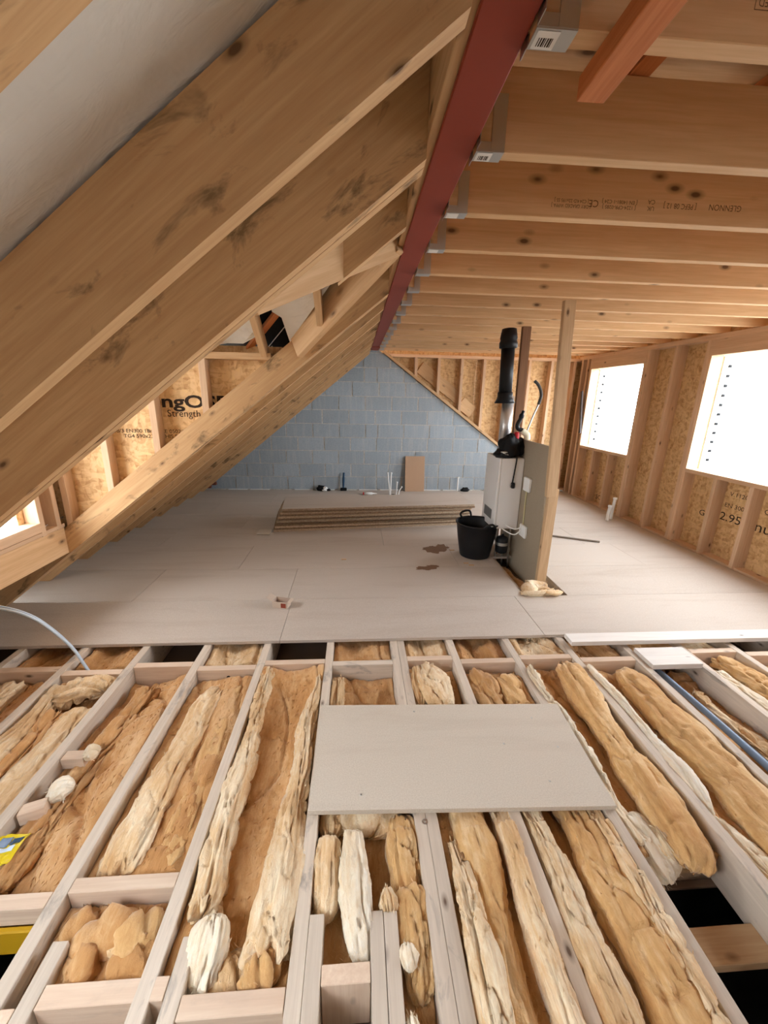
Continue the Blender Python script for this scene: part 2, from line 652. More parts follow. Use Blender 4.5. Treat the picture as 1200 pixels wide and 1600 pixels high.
# bits of boarding left behind the studs
timber('offcut_board', (1.05, 6.96, 2.05), (1.75, 6.96, 1.55), .02, .2, W_NEW, wb)
timber('offcut_board', (1.76, 6.93, 1.50), (1.98, 6.93, 1.34), .02, .2, W_NEW, wb)
bx('bottom_plate', 2.9, 3.85, 6.86, 6.985, 0, .045, W_STUD, wb)

# ---- right wall: studs, sheathing, window openings
wr = empty('wall_right', (XR, 0, 0), 'timber stud wall with OSB sheathing and two bright window openings', None, None, 'structure')
DS = .13
XO = XR + DS
edges = sorted([(SILL, HEAD, a, b) for a, b in WIN], key=lambda e: e[2])
ys = [-3.6] + [v for e in edges for v in e[2:]] + [7.0]
for i in range(0, len(ys), 2):
    a, b = ys[i], ys[i + 1]
    n = max(1, round((b - a) / 1.22))
    for k in range(n):
        p, q = a + (b - a) * k / n, a + (b - a) * (k + 1) / n
        bx('osb_sheet', XO, XO + .012, p + .001, q - .001, -.02, 1.02, OSB, wr)
        bx('osb_sheet', XO, XO + .012, p + .001, q - .001, 1.0195, 2.46, OSB, wr)
for (a, b) in WIN:
    n = 2 if b - a > 1.5 else 1
    for k in range(n):
        p, q = a + (b - a) * k / n, a + (b - a) * (k + 1) / n
        bx('osb_sheet', XO, XO + .012, p + .001, q - .001, -.02, SILL - .002, OSB, wr)
        bx('osb_sheet', XO, XO + .012, p + .001, q - .001, HEAD + .002, 2.46, OSB, wr)
    bx('sill_plate', XR, XO, a - .02, b + .02, SILL - .042, SILL, W_STUD, wr)
    bx('lintel', XR, XO, a - .045, b + .045, HEAD, 2.207, W_STUD, wr)
    for yy in (a - .045, b):
        bx('jamb_stud', XR, XO, yy, yy + .045, 0, HEAD if yy == b else HEAD, W_STUD, wr)
    m = int((b - a) / .4)
    for k in range(1, m + 1):
        y = b - .4 * k
        if y > a + .08:
            bx('cripple_stud', XR, XO, y - .0225, y + .0225, 0, SILL - .042, W_STUD, wr)
for y in (4.75, 4.30, 5.205, 6.60, 6.76, 1.45, 1.15, .9, .5, .1, -.3, -.7, -1.2, -1.6, -2.0, -2.6, -3.0, -3.4):
    bx('stud', XR, XO, y - .0225, y + .0225, 0, 2.207, W_STUD, wr)
bx('top_plate', XR - .002, XO, -3.5, 6.86, 2.207, 2.258, W_STUD, wr)
bx('bottom_plate', XR + .02, XO, -3.5, 6.86, -.02, .012, W_STUD, wr)
# masonry outer leaf seen at the window reveals: pale cavity closers with dark clips
for wi, (a, b) in enumerate(WIN[:2]):
    wn = empty('window_%d' % (wi + 1), (XO, b, SILL), None, None, None, 'structure')
    wn['label'] = ['small bright window opening near the far right corner', 'large bright window opening cut by the right edge'][wi]
    cl = bx('cavity_closer', XO + .013, XO + .16, b - .012, b + .03, SILL - .01, HEAD, WHITE, wn)
    bx('cavity_closer', XO + .013, XO + .16, a - .03, a + .012, SILL - .01, HEAD, WHITE, wn)
    bx('outer_sill', XO + .013, XO + .16, a, b, SILL - .05, SILL - .005, WHITE, wn)
    n = 11 if wi else 9
    for k in range(n):
        z = SILL + .1 + (HEAD - SILL - .2) * k / (n - 1)
        bx('wall_tie', XO + .07, XO + .105, b - .02, b - .011, z - .014, z + .014, BLACK, cl, .002)

# ---- rear wall behind the camera; its small opening is added to brighten joist fronts
rw = empty('wall_rear', (0, -3.5, 0), 'OSB end wall with a small window opening behind the viewer', None, None, 'structure')
for a in ((-2.9, 2.2, -.02, 2.7), (3.1, 3.9, -.02, 2.7), (2.2, 3.1, -.02, 1.0), (2.2, 3.1, 1.9, 2.7)):
    bx('osb_sheet', a[0], a[1], -3.54, -3.525, a[2], a[3], OSB, rw)

# ---- flat roof over the joists: boarding and treated battens
ceil = empty('ceiling', (0, 0, 2.5), 'roof boarding above the ceiling joists', None, None, 'structure')
for k in range(9):
    bx('roof_board', .2, 3.9, -3.6 + 1.22 * k, -3.6 + 1.22 * k + 1.218, 2.508, 2.526, W_NEW, ceil)

# =================================================================== ROOF ON THE LEFT
ZB0, XB0, VD = 2.255, .215, .245      # rafter underside at the beam, vertical depth of a rafter


def slope(y):
    return .757 + .0073 * y


def zb(x, y):
    return ZB0 + slope(y) * (x - XB0)


# steel beam
beam = empty('steel_beam', (.285, 1.6, 2.275), 'long red oxide steel beam running down the middle of the roof', 'steel beam')
bx('bottom_flange', .229, .342, -3.5, 6.9, 2.275, 2.288, STEEL, beam, .003)
bx('web', .281, .290, -3.5, 6.9, 2.288, 2.512, STEEL, beam, .001)
bx('top_flange', .229, .342, -3.5, 6.9, 2.512, 2.525, STEEL, beam, .003)
bx('timber_packer', .291, .343, -3.5, 6.86, 2.292, 2.508, W_ORANGE, beam)
bx('timber_packer', .206, .280, -3.5, 6.86, 2.292, 2.508, W_NEW, beam)
bx('splice_plate', .222, .349, 6.32, 6.70, 2.266, 2.2745, STEEL, beam, .002)

# rafters
raft_y = [.445, .926, 1.406, 1.456, 2.84, 2.89, 3.31, 3.79, 4.27, 4.75, 5.23, 5.71, 6.19, 6.66]
raft_lab = {
    0: 'pale rafter cut by the top left corner of the picture',
    1: 'wide stained rafter, nearest large one crossing the left side',
    2: 'rafter just behind the nearest large rafter, front half of a pair',
    3: 'rafter in the pair behind the nearest large rafter, back half',
    4: 'knotty rafter below the printed OSB cheek, front half of a pair',
    5: 'rafter under the OSB cheek studs, back half of the pair'}
for i, y in enumerate(raft_y):
    xe = .205
    m = slope(y)
    zf = -.0
    vd, lo = (VD, 0) if y < 2 else (.19, .04)
    xa = XB0 + (zf - ZB0 + lo) / m
    xc = XB0 + (zf - ZB0 - vd + lo) / m
    poly = [(xe, zb(xe, y) - lo), (xe, zb(xe, y) + vd - lo), (xc, zf), (xa, zf)]
    o = prism_xz('rafter', poly, y, y + .045, W_RAFT, None, math.atan(m))
    lab = raft_lab.get(i)
    if lab is None:
        lab = 'sloping pine rafter, %s beyond the dormer opening towards the block wall' % ORD[i - 6]
    tag(o, lab, 'rafter', 'sloping rafters on the left')


def poly_mesh(name, pts, fs, mat, parent=None, smooth=False):
    return link(name, mesh(name, pts, fs, smooth), mat, parent)


def solid(o, th):
    md = o.modifiers.new('thickness', 'SOLIDIFY')
    md.thickness = th
    md.offset = 0
    return o


def membrane(name, x0, x1, y0, y1, nx, ny, lab):
    vs, fs = [], []
    for j in range(ny + 1):
        y = y0 + (y1 - y0) * j / ny
        ph = (y - .467) / .48
        sag = .018 * (1 - math.cos(2 * math.pi * ph)) * .5
        for i in range(nx + 1):
            x = x0 + (x1 - x0) * i / nx
            w = noise.noise((x * 2.3 + y * 2.0, y * 3.2, 1.7)) * .014 + noise.noise((x * 7 - y * 4, y * 8, 5.1)) * .004
            vs.append((x, y, zb(x, y) + VD + .012 - sag + w * min(1, sag / .006)))
    for j in range(ny):
        for i in range(nx):
            a = j * (nx + 1) + i
            fs.append([a, a + 1, a + nx + 2, a + nx + 1])
    o = link(name, mesh(name, vs, fs, True), MEMB)
    solid(o, .003)
    return tag(o, lab, 'membrane', 'white roof membrane')


membrane('roof_membrane', -3.1, .45, .30, 1.45, 60, 60, 'off-white roof membrane stretched above the nearest rafters')
# unseen plain hole for an inferred second dormer, placed and sized for its light
for k, a in enumerate(((-3.1, .45, -3.6, -.6), (-.95, .45, -.6, .3), (-3.1, -1.75, -.6, .3))):
    membrane('roof_membrane', *a, 30, 40, 'roof membrane behind the viewer, ' + ['rear sheet', 'strip above the opening', 'strip below the opening'][k])
membrane('roof_membrane', -3.1, .45, 2.958, 6.9, 40, 90, 'off-white roof membrane above the far run of rafters')
membrane('roof_membrane', -3.1, -2.12, 1.45, 2.93, 14, 30, 'strip of roof membrane below the dormer window')
# small lap of main-roof membrane between beam and dormer valleys
ym = [(.45, 1.44), (.45, 2.96), (-.60, 2.96), (.12, 2.22), (-.60, 1.44)]
o = poly_mesh('roof_membrane', [(x, y, zb(x, y) + VD + .012) for x, y in ym], [[0, 1, 3], [1, 2, 3], [0, 3, 4]], MEMB)
tag(solid(o, .003), 'small piece of membrane above the dormer valleys beside the beam', 'membrane', 'white roof membrane')
bx('wall_eaves', -3.2, -3.1, -3.6, 6.9, -.3, .1, W_STUD, None)['kind'] = 'structure'

# ---- dormer on the left
bx('trimmer', -2.112, -2.067, 1.502, 2.838, .448, .642, W_NEW, None)
tag(bpy.data.objects['trimmer'], 'pale trimmer board below the dormer window, between the paired rafters', 'trimmer')
wd = empty('wall_dormer', (-2.1, 2.9, .64), 'OSB dormer cheek with printed letters and timber studs', None, None, 'structure')


def zt(x, y=2.9):
    return zb(x, y) + (.15 if y > 2 else VD)


bx('sill_plate', -2.15, -2.06, 1.50, 2.66, .672, .735, W_STUD, wd)
bx('sole_plate', -2.15, -2.06, 1.50, 2.84, .644, .670, W_STUD, wd)
for y in (2.63, 2.77):
    bx('stud', -2.15, -2.06, y, y + .04, .64, 1.80, W_STUD, wd)
bx('lintel', -2.15, -2.06, 1.50, 2.94, 1.73, 1.80, W_STUD, wd)
bx('osb_sheet', -2.17, -2.152, 2.58, 2.95, .5, 1.85, OSB, wd)
bx('osb_sheet', -2.17, -2.152, 1.44, 1.99, .5, 1.85, OSB, wd)  # unseen sheet added to narrow the opening and dim the cheek
for x in (-1.01, -1.36, -1.71, -2.03):
    bx('stud', x - .022, x + .022, 2.85, 2.934, zt(x) - .03, 1.79, W_STUD, wd)
osb = prism_xz('osb_sheet', [(-2.17, zt(-2.17) - .15), (-.50, zt(-.5) - .12), (-.50, 1.88), (-2.17, 1.88)], 2.936, 2.948, OSB, wd)
prism_xz('osb_sheet', [(-2.17, zt(-2.17, 1.5) - .15), (-.50, zt(-.5, 1.5) - .12), (-.50, 1.88), (-2.17, 1.88)], 1.502, 1.514, OSB, wd)
bx('wall_plate', -2.17, -.56, 2.85, 2.934, 1.79, 1.832, W_NEW, wd)
bx('wall_plate', -2.17, -.56, 1.516, 1.60, 1.79, 1.832, W_NEW, wd)
text('printed_lettering', 'SterlingOSB', (-1.28, 2.9345, 1.51), .115, INK, wd, (1, 0, 0), (0, 0, 1), 1.45, .003)
text('printed_lettering', 'Strength', (-1.19, 2.9345, 1.432), .066, INK, wd, (1, 0, 0), (0, 0, 1), 1.0)
text('printed_lettering', 'OSB/3 EN300 18mm CE 0502 WOOD PANEL', (-1.33, 2.9345, 1.31), .036, INK, wd, (1, 0, 0), (0, 0, 1), 1.1)
text('printed_lettering', 'TG4 590x2397 THIS SIDE DOWN', (-1.33, 2.9345, 1.275), .036, INK, wd, (1, 0, 0), (0, 0, 1), 1.1)

RY, EY0, EY1, EZ, DP = 2.22, 1.50, 2.94, 1.845, .75


def dz(y):
    return EZ + (min(y - EY0, EY1 - y)) * DP


dr = empty('dormer_roof', (-1.0, RY, 2.2), 'small pitched dormer roof with torn membrane and black underlay', 'roof')
timber('ridge_board', (-2.2, RY, 2.27), (.12, RY, 2.27), .025, .15, W_NEW, dr)
for x in (-.217, -.605, -1.0, -1.4, -1.8):
    k = 0 if x < -.4 else .25
    timber('jack_rafter', (x, EY1 - .03 - k, dz(EY1 - .03 - k) - .05), (x, RY + .015, dz(RY + .015) - .05), .04, .09, W_NEW, dr)
    timber('jack_rafter', (x, EY0 + .03 + k, dz(EY0 + .03 + k) - .05), (x, RY - .015, dz(RY - .015) - .05), .04, .09, W_NEW, dr)
o = poly_mesh('underlay', [(x, y, dz(y) + .06) for x, y in ((-2.4, 2.99), (-.45, 2.99), (.25, RY), (-2.4, RY))] +
              [(x, y, dz(y) + .06) for x, y in ((-2.4, 1.45), (-.45, 1.45), (.25, RY), (-2.4, RY))], [[0, 1, 2, 3], [4, 7, 6, 5]], FELT, dr)
solid(o, .006)
# torn white membrane: two flaps on the far slope, one sheet on the near slope
FL = [[(-.50, RY + .02), (-.502, 2.662), (-.457, 2.718), (-.437, 2.85), (-.43, 2.90), (-.36, 2.78), (.1, RY)],
      [(-2.2, RY), (-2.2, 2.94), (-.99, 2.93), (-.844, 2.885), (-.738, 2.873), (-.649, 2.848), (-.597, 2.75), (-.56, 2.60), (-.505, RY)]]
for fl in FL:
    o = poly_mesh('torn_membrane', [(x, y, dz(y) + .004 - .012 * math.sin(i * 2.1)) for i, (x, y) in enumerate(fl)], [list(range(len(fl)))], MEMB, dr)
    solid(o, .003)
o = poly_mesh('torn_membrane', [(x, y, dz(y) + .004) for x, y in ((-2.2, 1.46), (-.55, 1.46), (.1, RY), (-2.2, RY))], [[0, 1, 2, 3]], MEMB, dr)
solid(o, .003)
timber('treated_batten', (-.33, 2.56, dz(2.56) + .035), (-.80, 3.03, dz(3.03) + .035), .045, .022, W_ORANGE, dr)
# valley rafters and the cut rafter
va = Vector((.19, 2.27))
for (vb, lab) in (((-.37, 1.502), 'short pale valley rafter dropping from the cut rafter to the left'),
                  ((-.395, 2.845), 'broad valley rafter reaching from the beam down to the OSB cheek')):
    vb = Vector(vb)
    o = timber('valley_rafter', (va.x, va.y, zb(va.x, va.y) + .10), (vb.x, vb.y, zb(vb.x, vb.y) + .10), .045, .165, W_NEW)
    tag(o, lab, 'rafter')
poly = [(-.078, zb(-.078, 1.9)), (.205, zb(.205, 1.9)), (.205, zb(.205, 1.9) + VD), (-.078, zb(-.078, 1.9) + VD)]
tag(prism_xz('rafter', poly, 1.897, 1.942, W_RAFT, None, math.atan(slope(1.9))), 'short cut rafter between the beam and the pale valley rafter', 'rafter')

# =================================================================== CEILING JOISTS
NCJ = 15
HANG = None


def hanger_mesh():
    vs, fs = [], []

    def add(x0, x1, y0, y1, z0, z1):
        b = len(vs)
        v, f = cham(x1 - x0, y1 - y0, z1 - z0, .0004)
        c = Vector(((x0 + x1) / 2, (y0 + y1) / 2, (z0 + z1) / 2))
        vs.extend([p + c for p in v])
        fs.extend([[i + b for i in q] for q in f])
    add(0, .082, -.0255, .0255, -.003, 0)
    for s in (-1, 1):
        add(.042, .082, s * .0245 - .001, s * .0245 + .001, 0, .135)
        add(0, .042, s * .0245 - .001, s * .0245 + .001, 0, .022)
        add(.0, .002, s * .043 - .018, s * .043 + .018, .0, .14)
    me = mesh('joist_hanger', vs, fs)
    me.materials.append(GALV)
    return me


HANG = hanger_mesh()
ZC = 2.262
cj_y = [1.0 + .402 * k for k in range(NCJ)]
cj_y[0] = .998
for k, y in enumerate(cj_y):
    t0 = empty('ceiling_joist', (.35, y, ZC), None, 'joist', 'ceiling joists hung from the red beam')
    if k == 0:
        lab = 'nearest ceiling joist, above the orange brace at the top right'
    elif k == NCJ - 1:
        lab = 'farthest ceiling joist, against the OSB wall at the back'
    else:
        lab = 'pine ceiling joist hung from the red beam, %s from the front' % ORD[k]
    t0['label'] = lab
    bx('timber', .347, XR + .1, y - .0225, y + .0225, ZC, 2.46, W_CEIL, t0)
    h = link('joist_hanger', HANG, None, t0, Matrix.Translation((.3445, y, ZC - .0005)))
    if k < 4:
        lb = bx('barcode_label', .350, .395, y - .0215, y + .0215, ZC - .0046, ZC - .0037, WHITEP, h, .0002)
        if k < 2:
            for q in range(7):
                bx('barcode_bar', .358 + .0045 * q, .3595 + .0045 * q + .0008 * (q % 3), y - .006, y + .014, ZC - .0053, ZC - .0047, INK, h, .0001)
    if k == 2:
        yy = y - .0231
        text('stamp', 'GLENNON', (1.47, yy, 2.325), .030, INKG, t0, (-1, 0, 0), (0, 0, -1), .95)
        text('stamp', '[ PEFC 08 12 ]', (1.28, yy, 2.322), .026, INKG, t0, (-1, 0, 0), (0, 0, -1), .9)
        text('stamp', 'UK\nCA', (1.16, yy, 2.320), .022, INKG, t0, (-1, 0, 0), (0, 0, -1), 1)
        text('stamp', '[ 1224-CPR-0285 ]\n[ EN 14081-1 C24 ]', (1.03, yy, 2.316), .018, INKG, t0, (-1, 0, 0), (0, 0, -1), 1)
        text('stamp', 'CE', (.925, yy, 2.316), .034, INKG, t0, (-1, 0, 0), (0, 0, -1), 1)
        text('stamp', '[ DRY GRADED WPPA ]\n[ C24 KD 22x195 SS ]', (.835, yy, 2.312), .017, INKG, t0, (-1, 0, 0), (0, 0, -1), .9)
    if k == 0:
        yy = y - .0231
        text('stamp', 'DRY GRADED\n000-404-005', (.835, yy, 2.337), .019, INKG, t0, (-1, 0, 0), (0, 0, -1), .9)
        for (a, b, c, d) in ((.775, .776, 2.315, 2.36), (.775, .90, 2.315, 2.316), (.775, .90, 2.359, 2.36)):
            bx('stamp_frame', a, b, yy - .0002, yy + .0004, c, d, INKG, t0, .0001)
bx('upstand_board', .43, .46, -3.6, 6.9, 2.527, 2.78, W_NEW, ceil)  # unseen board added to block daylight leaking in beside the beam
for x in (.37, .80, 1.235, 1.68, 2.12, 2.56, 3.0, 3.44):
    bx('treated_batten', x - .03, x + .03, -3.4, 6.84, 2.4605, 2.507, W_ORANGE, ceil)
o = timber('timber_brace', (.510, .30, 2.2385), (.522, 1.085, 2.2385), .064, .046, W_ORANGE)
tag(o, 'rough orange treated batten nailed under the nearest ceiling joist', 'batten')

# =================================================================== FLOOR JOISTS AND NOGGINGS
JX = [-2.155, -1.767, -1.386, -1.0, -.610, -.195, .228, .612, 1.005, 1.391, 1.795, 2.178, 2.545, 2.94, 3.34]
JW = .046
YJ0 = -.5


def joist(x0, y0, y1, lab, w=JW, mat=None, name='floor_joist'):
    o = bx(name, x0, x0 + w, y0, y1, ZJ - DJ, ZJ - .0005, mat or W_FLOOR)
    tag(o, lab, 'joist', 'floor joists running away from the viewer')


loc_j = ['floor joist at the left edge of the picture',
         'floor joist left of the pale crumpled wool and blue cable',
         'floor joist with two short timber pegs on its right side',
         'floor joist running down to the bottom left corner',
         'floor joist left of the long brown wool trough',
         'floor joist under the left edge of the loose chipboard sheet',
         'left half of the doubled joist with a screw, under the loose sheet',
         'floor joist under the middle right of the loose chipboard sheet',
         'floor joist emerging under the right corner of the loose sheet',
         'floor joist right of the dark hole at the bottom right',
         'floor joist beside the blue-grey pipe',
         'floor joist on the far side of the bay with the blue-grey pipe',
         'floor joist near the right edge, beyond the golden roll',
         'outermost floor joist at the right edge', 'floor joist under the right wall studs']
for i, x in enumerate(JX):
    joist(x, YJ0, 6.8, loc_j[i])
joist(JX[6] + JW + .001, YJ0, 6.8, 'right half of the doubled joist under the loose sheet, bare of screws')
# trimmed pieces close to the viewer
joist(-.912, YJ0, .862, 'short joist piece at the bottom left beside a wide gap')
joist(-.527, YJ0, .852, 'short weathered joist piece tipped with torn white wool')
joist(-.148, YJ0, .885, 'short joist piece fixed beside the bottom centre left joist')
joist(.043, YJ0, .884, 'left half of the short doubled joist at the bottom centre', .043)
joist(.088, YJ0, .880, 'right half of the short doubled joist at the bottom centre', .043)


def nog(i, yc, lab, d=.185, mat=None, x0=None, x1=None, w=.045):
    a = JX[i] + JW + (.047 if i == 6 else 0) if x0 is None else x0
    b = JX[i + 1] if x1 is None else x1
    o = bx('nogging', a + .001, b - .001, yc - w / 2, yc + w / 2, ZJ - d, ZJ - .001, mat or W_NOG)
    tag(o, lab, 'nogging', 'noggings between the floor joists')
    return o


nl = ['nogging at the left edge below the deck', 'nogging behind the crumpled pale wool', 'nogging left of the one with a drilled hole',
      'nogging with a round drilled hole', 'pale nogging at the head of the long brown trough', 'dark weathered nogging above the loose sheet',
      'nogging behind the small pale wool bundle', 'nogging above the right half of the loose sheet', 'nogging at the head of the long golden roll',
      'nogging at the head of the white-edged bay', None, 'nogging right of the flat white board', 'nogging at the far right below the white plank', 'outermost nogging at the right']
ny = [2.155, 2.115, 2.17, 2.125, 2.165, 2.14, 2.17, 2.13, 2.155, 2.115, None, 2.175, 2.13, 2.17]
for i in range(14):
    if nl[i]:
        o = nog(i, ny[i], nl[i], .175 if i in (5,) else .15, W_FLOOR if i == 5 else None)
        if i == 3:
            lathe('drilled_hole', [(.012, 0), (.012, .001)], DARK, (JX[3] + .23, ny[i] - .0228, -.075), o, 14, False, Matrix.Rotation(RP, 4, 'X'))
o = bx('flat_nogging', 1.842, 2.177, 2.012, 2.19, -.034, .001, W_WHITE)
tag(o, 'flat whitish board laid between two joists beside the pipe', 'board')
nog(3, 1.008, 'light nogging across the lower left bay above the brown wool lumps', .16)
nog(4, .70, 'pale crosspiece between two short joists at the bottom left', .19, None, -.480, -.196, .05)
nog(3, .742, 'thick pale crosspiece at the bottom left below the wool lumps', .19, None, -.865, -.528, .05)
nog(5, .742, 'crosspiece between the short joists at the bottom centre', .19, None, -.101, .042, .045)
nog(2, .972, 'grey crosspiece with a yellow face at the lower left edge', .075, None, JX[2] + JW, JX[3], .045)
nog(2, .70, 'crosspiece in the bottom left corner', .19, None, -.953, -.913, .05)
for (y, l, nm) in ((1.545, .10, 'upper'), (1.29, .085, 'lower')):
    o = timber('timber_peg', (JX[2] + JW + .001, y, -.062), (JX[2] + JW + l, y + (.03 if l < .09 else .0), -.060), .05, .055, W_NOG)
    tag(o, 'short timber peg on the left joist, %s of two, tipped with wool' % nm, 'timber peg')
o = bx('strut', JX[8] + JW, JX[9], .765, .865, -.222, -.185, W_POST)
tag(o, 'brown rough-sawn strut across the dark hole at the bottom right', 'strut')
o = bx('white_plank', 1.43, 3.69, 2.225, 2.325, .0005, .032, W_WHITE)
tag(o, 'long whitish plank lying along the deck edge on the right', 'plank')
o = empty('chipboard_sheet', (.44, 1.45, 0), 'loose grey chipboard sheet laid across the joists in the foreground', 'chipboard')
q = [(-.187, 1.203), (1.052, 1.160), (1.080, 1.720), (-.183, 1.765)]
vs = [(x, y, -.021) for x, y in q] + [(x, y, .0) for x, y in q]
link('board', mesh('board', vs, [[3, 2, 1, 0], [4, 5, 6, 7], [0, 1, 5, 4], [1, 2, 6, 5], [2, 3, 7, 6], [3, 0, 4, 7]]), CHIP2, o)
for (x, y) in ((.02, 1.26), (.30, 1.70), (.83, 1.28), (.95, 1.45), (.70, 1.48), (.9, 1.63)):
    lathe('screw_head', [(.005, 0), (.004, .0012)], GALV, (x, y, .0), o, 10, False)
o = lathe('screw_washer', [(.011, 0), (.011, .0012), (.005, .0014), (.004, .004)], GALV, (.268, 1.155, ZJ), None, 16, False)
tag(o, 'round screw and washer in the doubled joist below the loose sheet', 'screw')
o = tube('pipe', [(1.925, 3.2, -.11), (1.925, 2.0, -.075), (1.928, 1.5, -.062), (1.93, .4, -.06)], .018, BLUEP, None, 14)
tag(o, 'blue-grey plastic pipe running beside a joist on the right', 'pipe')
o = tube('pipe', [(1.958, 1.55, -.08), (1.962, 1.2, -.075), (1.965, .4, -.075)], .014, BLACKP, None, 12)
tag(o, 'thin black pipe sleeve lying against the blue-grey pipe', 'pipe')

# =================================================================== GLASS WOOL
def fbm(x, y, z):
    return noise.noise((x, y, z)) + .5 * noise.noise((2.1 * x, 2.1 * y, 2.1 * z + 7)) + .25 * noise.noise((4.3 * x, 4.3 * y, 4.3 * z + 3))


def crease(x, y, z, w=.1):
    return max(0.0, 1 - abs(noise.noise((x, y, z))) / w)


def fibres(o, vs, fs, mat, seed, dens=6000, along=(0, 1, 0)):
    """loose glass fibres lying on and lifting off a wool surface"""
    rg = random.Random(seed * 7 + 1)
    A = Vector(along)
    fv, ff = [], []
    V = [Vector(v) for v in vs]
    for f in fs:
        if len(f) != 4:
            continue
        a, b, c, d = (V[i] for i in f)
        n = (c - a).cross(d - b)
        ar = n.length / 2
        if ar < 1e-9 or n.z < -.3 * n.length:
            continue
        n.normalize()
        k = ar * dens
        k = int(k) + (rg.random() < k - int(k))
        for _ in range(k):
            u, w = rg.random(), rg.random()
            p = (a * (1 - u) + b * u) * (1 - w) + (d * (1 - u) + c * u) * w
            T = A * rg.choice((-1, 1)) + Vector((rg.uniform(-1, 1), rg.uniform(-1, 1), rg.uniform(-1, 1))) * .9
            T = (T - n * T.dot(n)).normalized()
            S = n.cross(T) * rg.uniform(.00025, .0005)
            L = rg.uniform(.007, .026)
            i = len(fv)
            fv += [p - S, p + S, p + T * L * .55 + n * L * rg.uniform(.06, .3) + S * .8, p + T * L + n * L * rg.uniform(-.05, .3)]
            ff.append([i, i + 1, i + 2])
            ff.append([i, i + 2, i + 3])
    if fv:
        q = link('loose_fibres', mesh('loose_fibres', fv, ff), mat, o, o.matrix_basis.copy())
        q['kind'] = 'stuff'


def under_board(v):
    return 1.13 < v.y < 1.78 and -.2 < v.x < 1.09


def sheet(name, x0, x1, y0, y1, zf, mat, lab, seed=0, amp=.012, cat='insulation', group='glass wool between the floor joists', zbot=-.215, step=.0085):
    """quilt filling a bay: height zf(u, y), soft hummocks, folds and fibrous nap, closed down to zbot"""
    nx = max(8, int((x1 - x0) / step))
    ny = max(8, int((y1 - y0) / (step * 1.5)))
    ox, oy = (x0 + x1) / 2, (y0 + y1) / 2
    vs, fs = [], []
    for j in range(ny + 1):
        y = y0 + (y1 - y0) * j / ny
        for i in range(nx + 1):
            u = i / nx
            x = x0 + (x1 - x0) * u
            wx = x + .03 * noise.noise((x * 3, y * 2.5, seed + 4))
            z = zf(u, y) + amp * 1.3 * fbm(wx * 6 + seed, y * 3.2, seed * 1.3) + .0055 * fbm(x * 36, y * 14 + seed, 2) + .002 * noise.noise((x * 110, y * 60, seed))
            z -= amp * 1.6 * crease(wx * 4.5 + seed * 3, y * 1.5, 9 + seed, .07)
            z -= amp * .8 * crease(wx * 3.5, y * 6 + seed, 19 + seed, .06)
            vs.append((x - ox, y - oy, min(max(z, zbot + .012), ZJ + .03)))
    for j in range(ny):
        for i in range(nx):
            a = j * (nx + 1) + i
            fs.append([a, a + 1, a + nx + 2, a + nx + 1])
    ring = [i for i in range(nx + 1)] + [(j + 1) * (nx + 1) - 1 for j in range(1, ny + 1)] + \
           [ny * (nx + 1) + i for i in range(nx - 1, -1, -1)] + [j * (nx + 1) for j in range(ny - 1, 0, -1)]
    b = len(vs)
    vs += [(vs[i][0], vs[i][1], zbot) for i in ring]
    n = len(ring)
    for k in range(n):
        fs.append([ring[(k + 1) % n], ring[k], b + k, b + (k + 1) % n])
    fs.append([b + k for k in range(n)][::-1])
    o = link(name, mesh(name, vs, fs, True), mat, None, Matrix.Translation((ox, oy, 0)))
    fibres(o, vs, fs[:nx * ny], mat, seed, 3500)
    return tag(o, lab, cat, group)


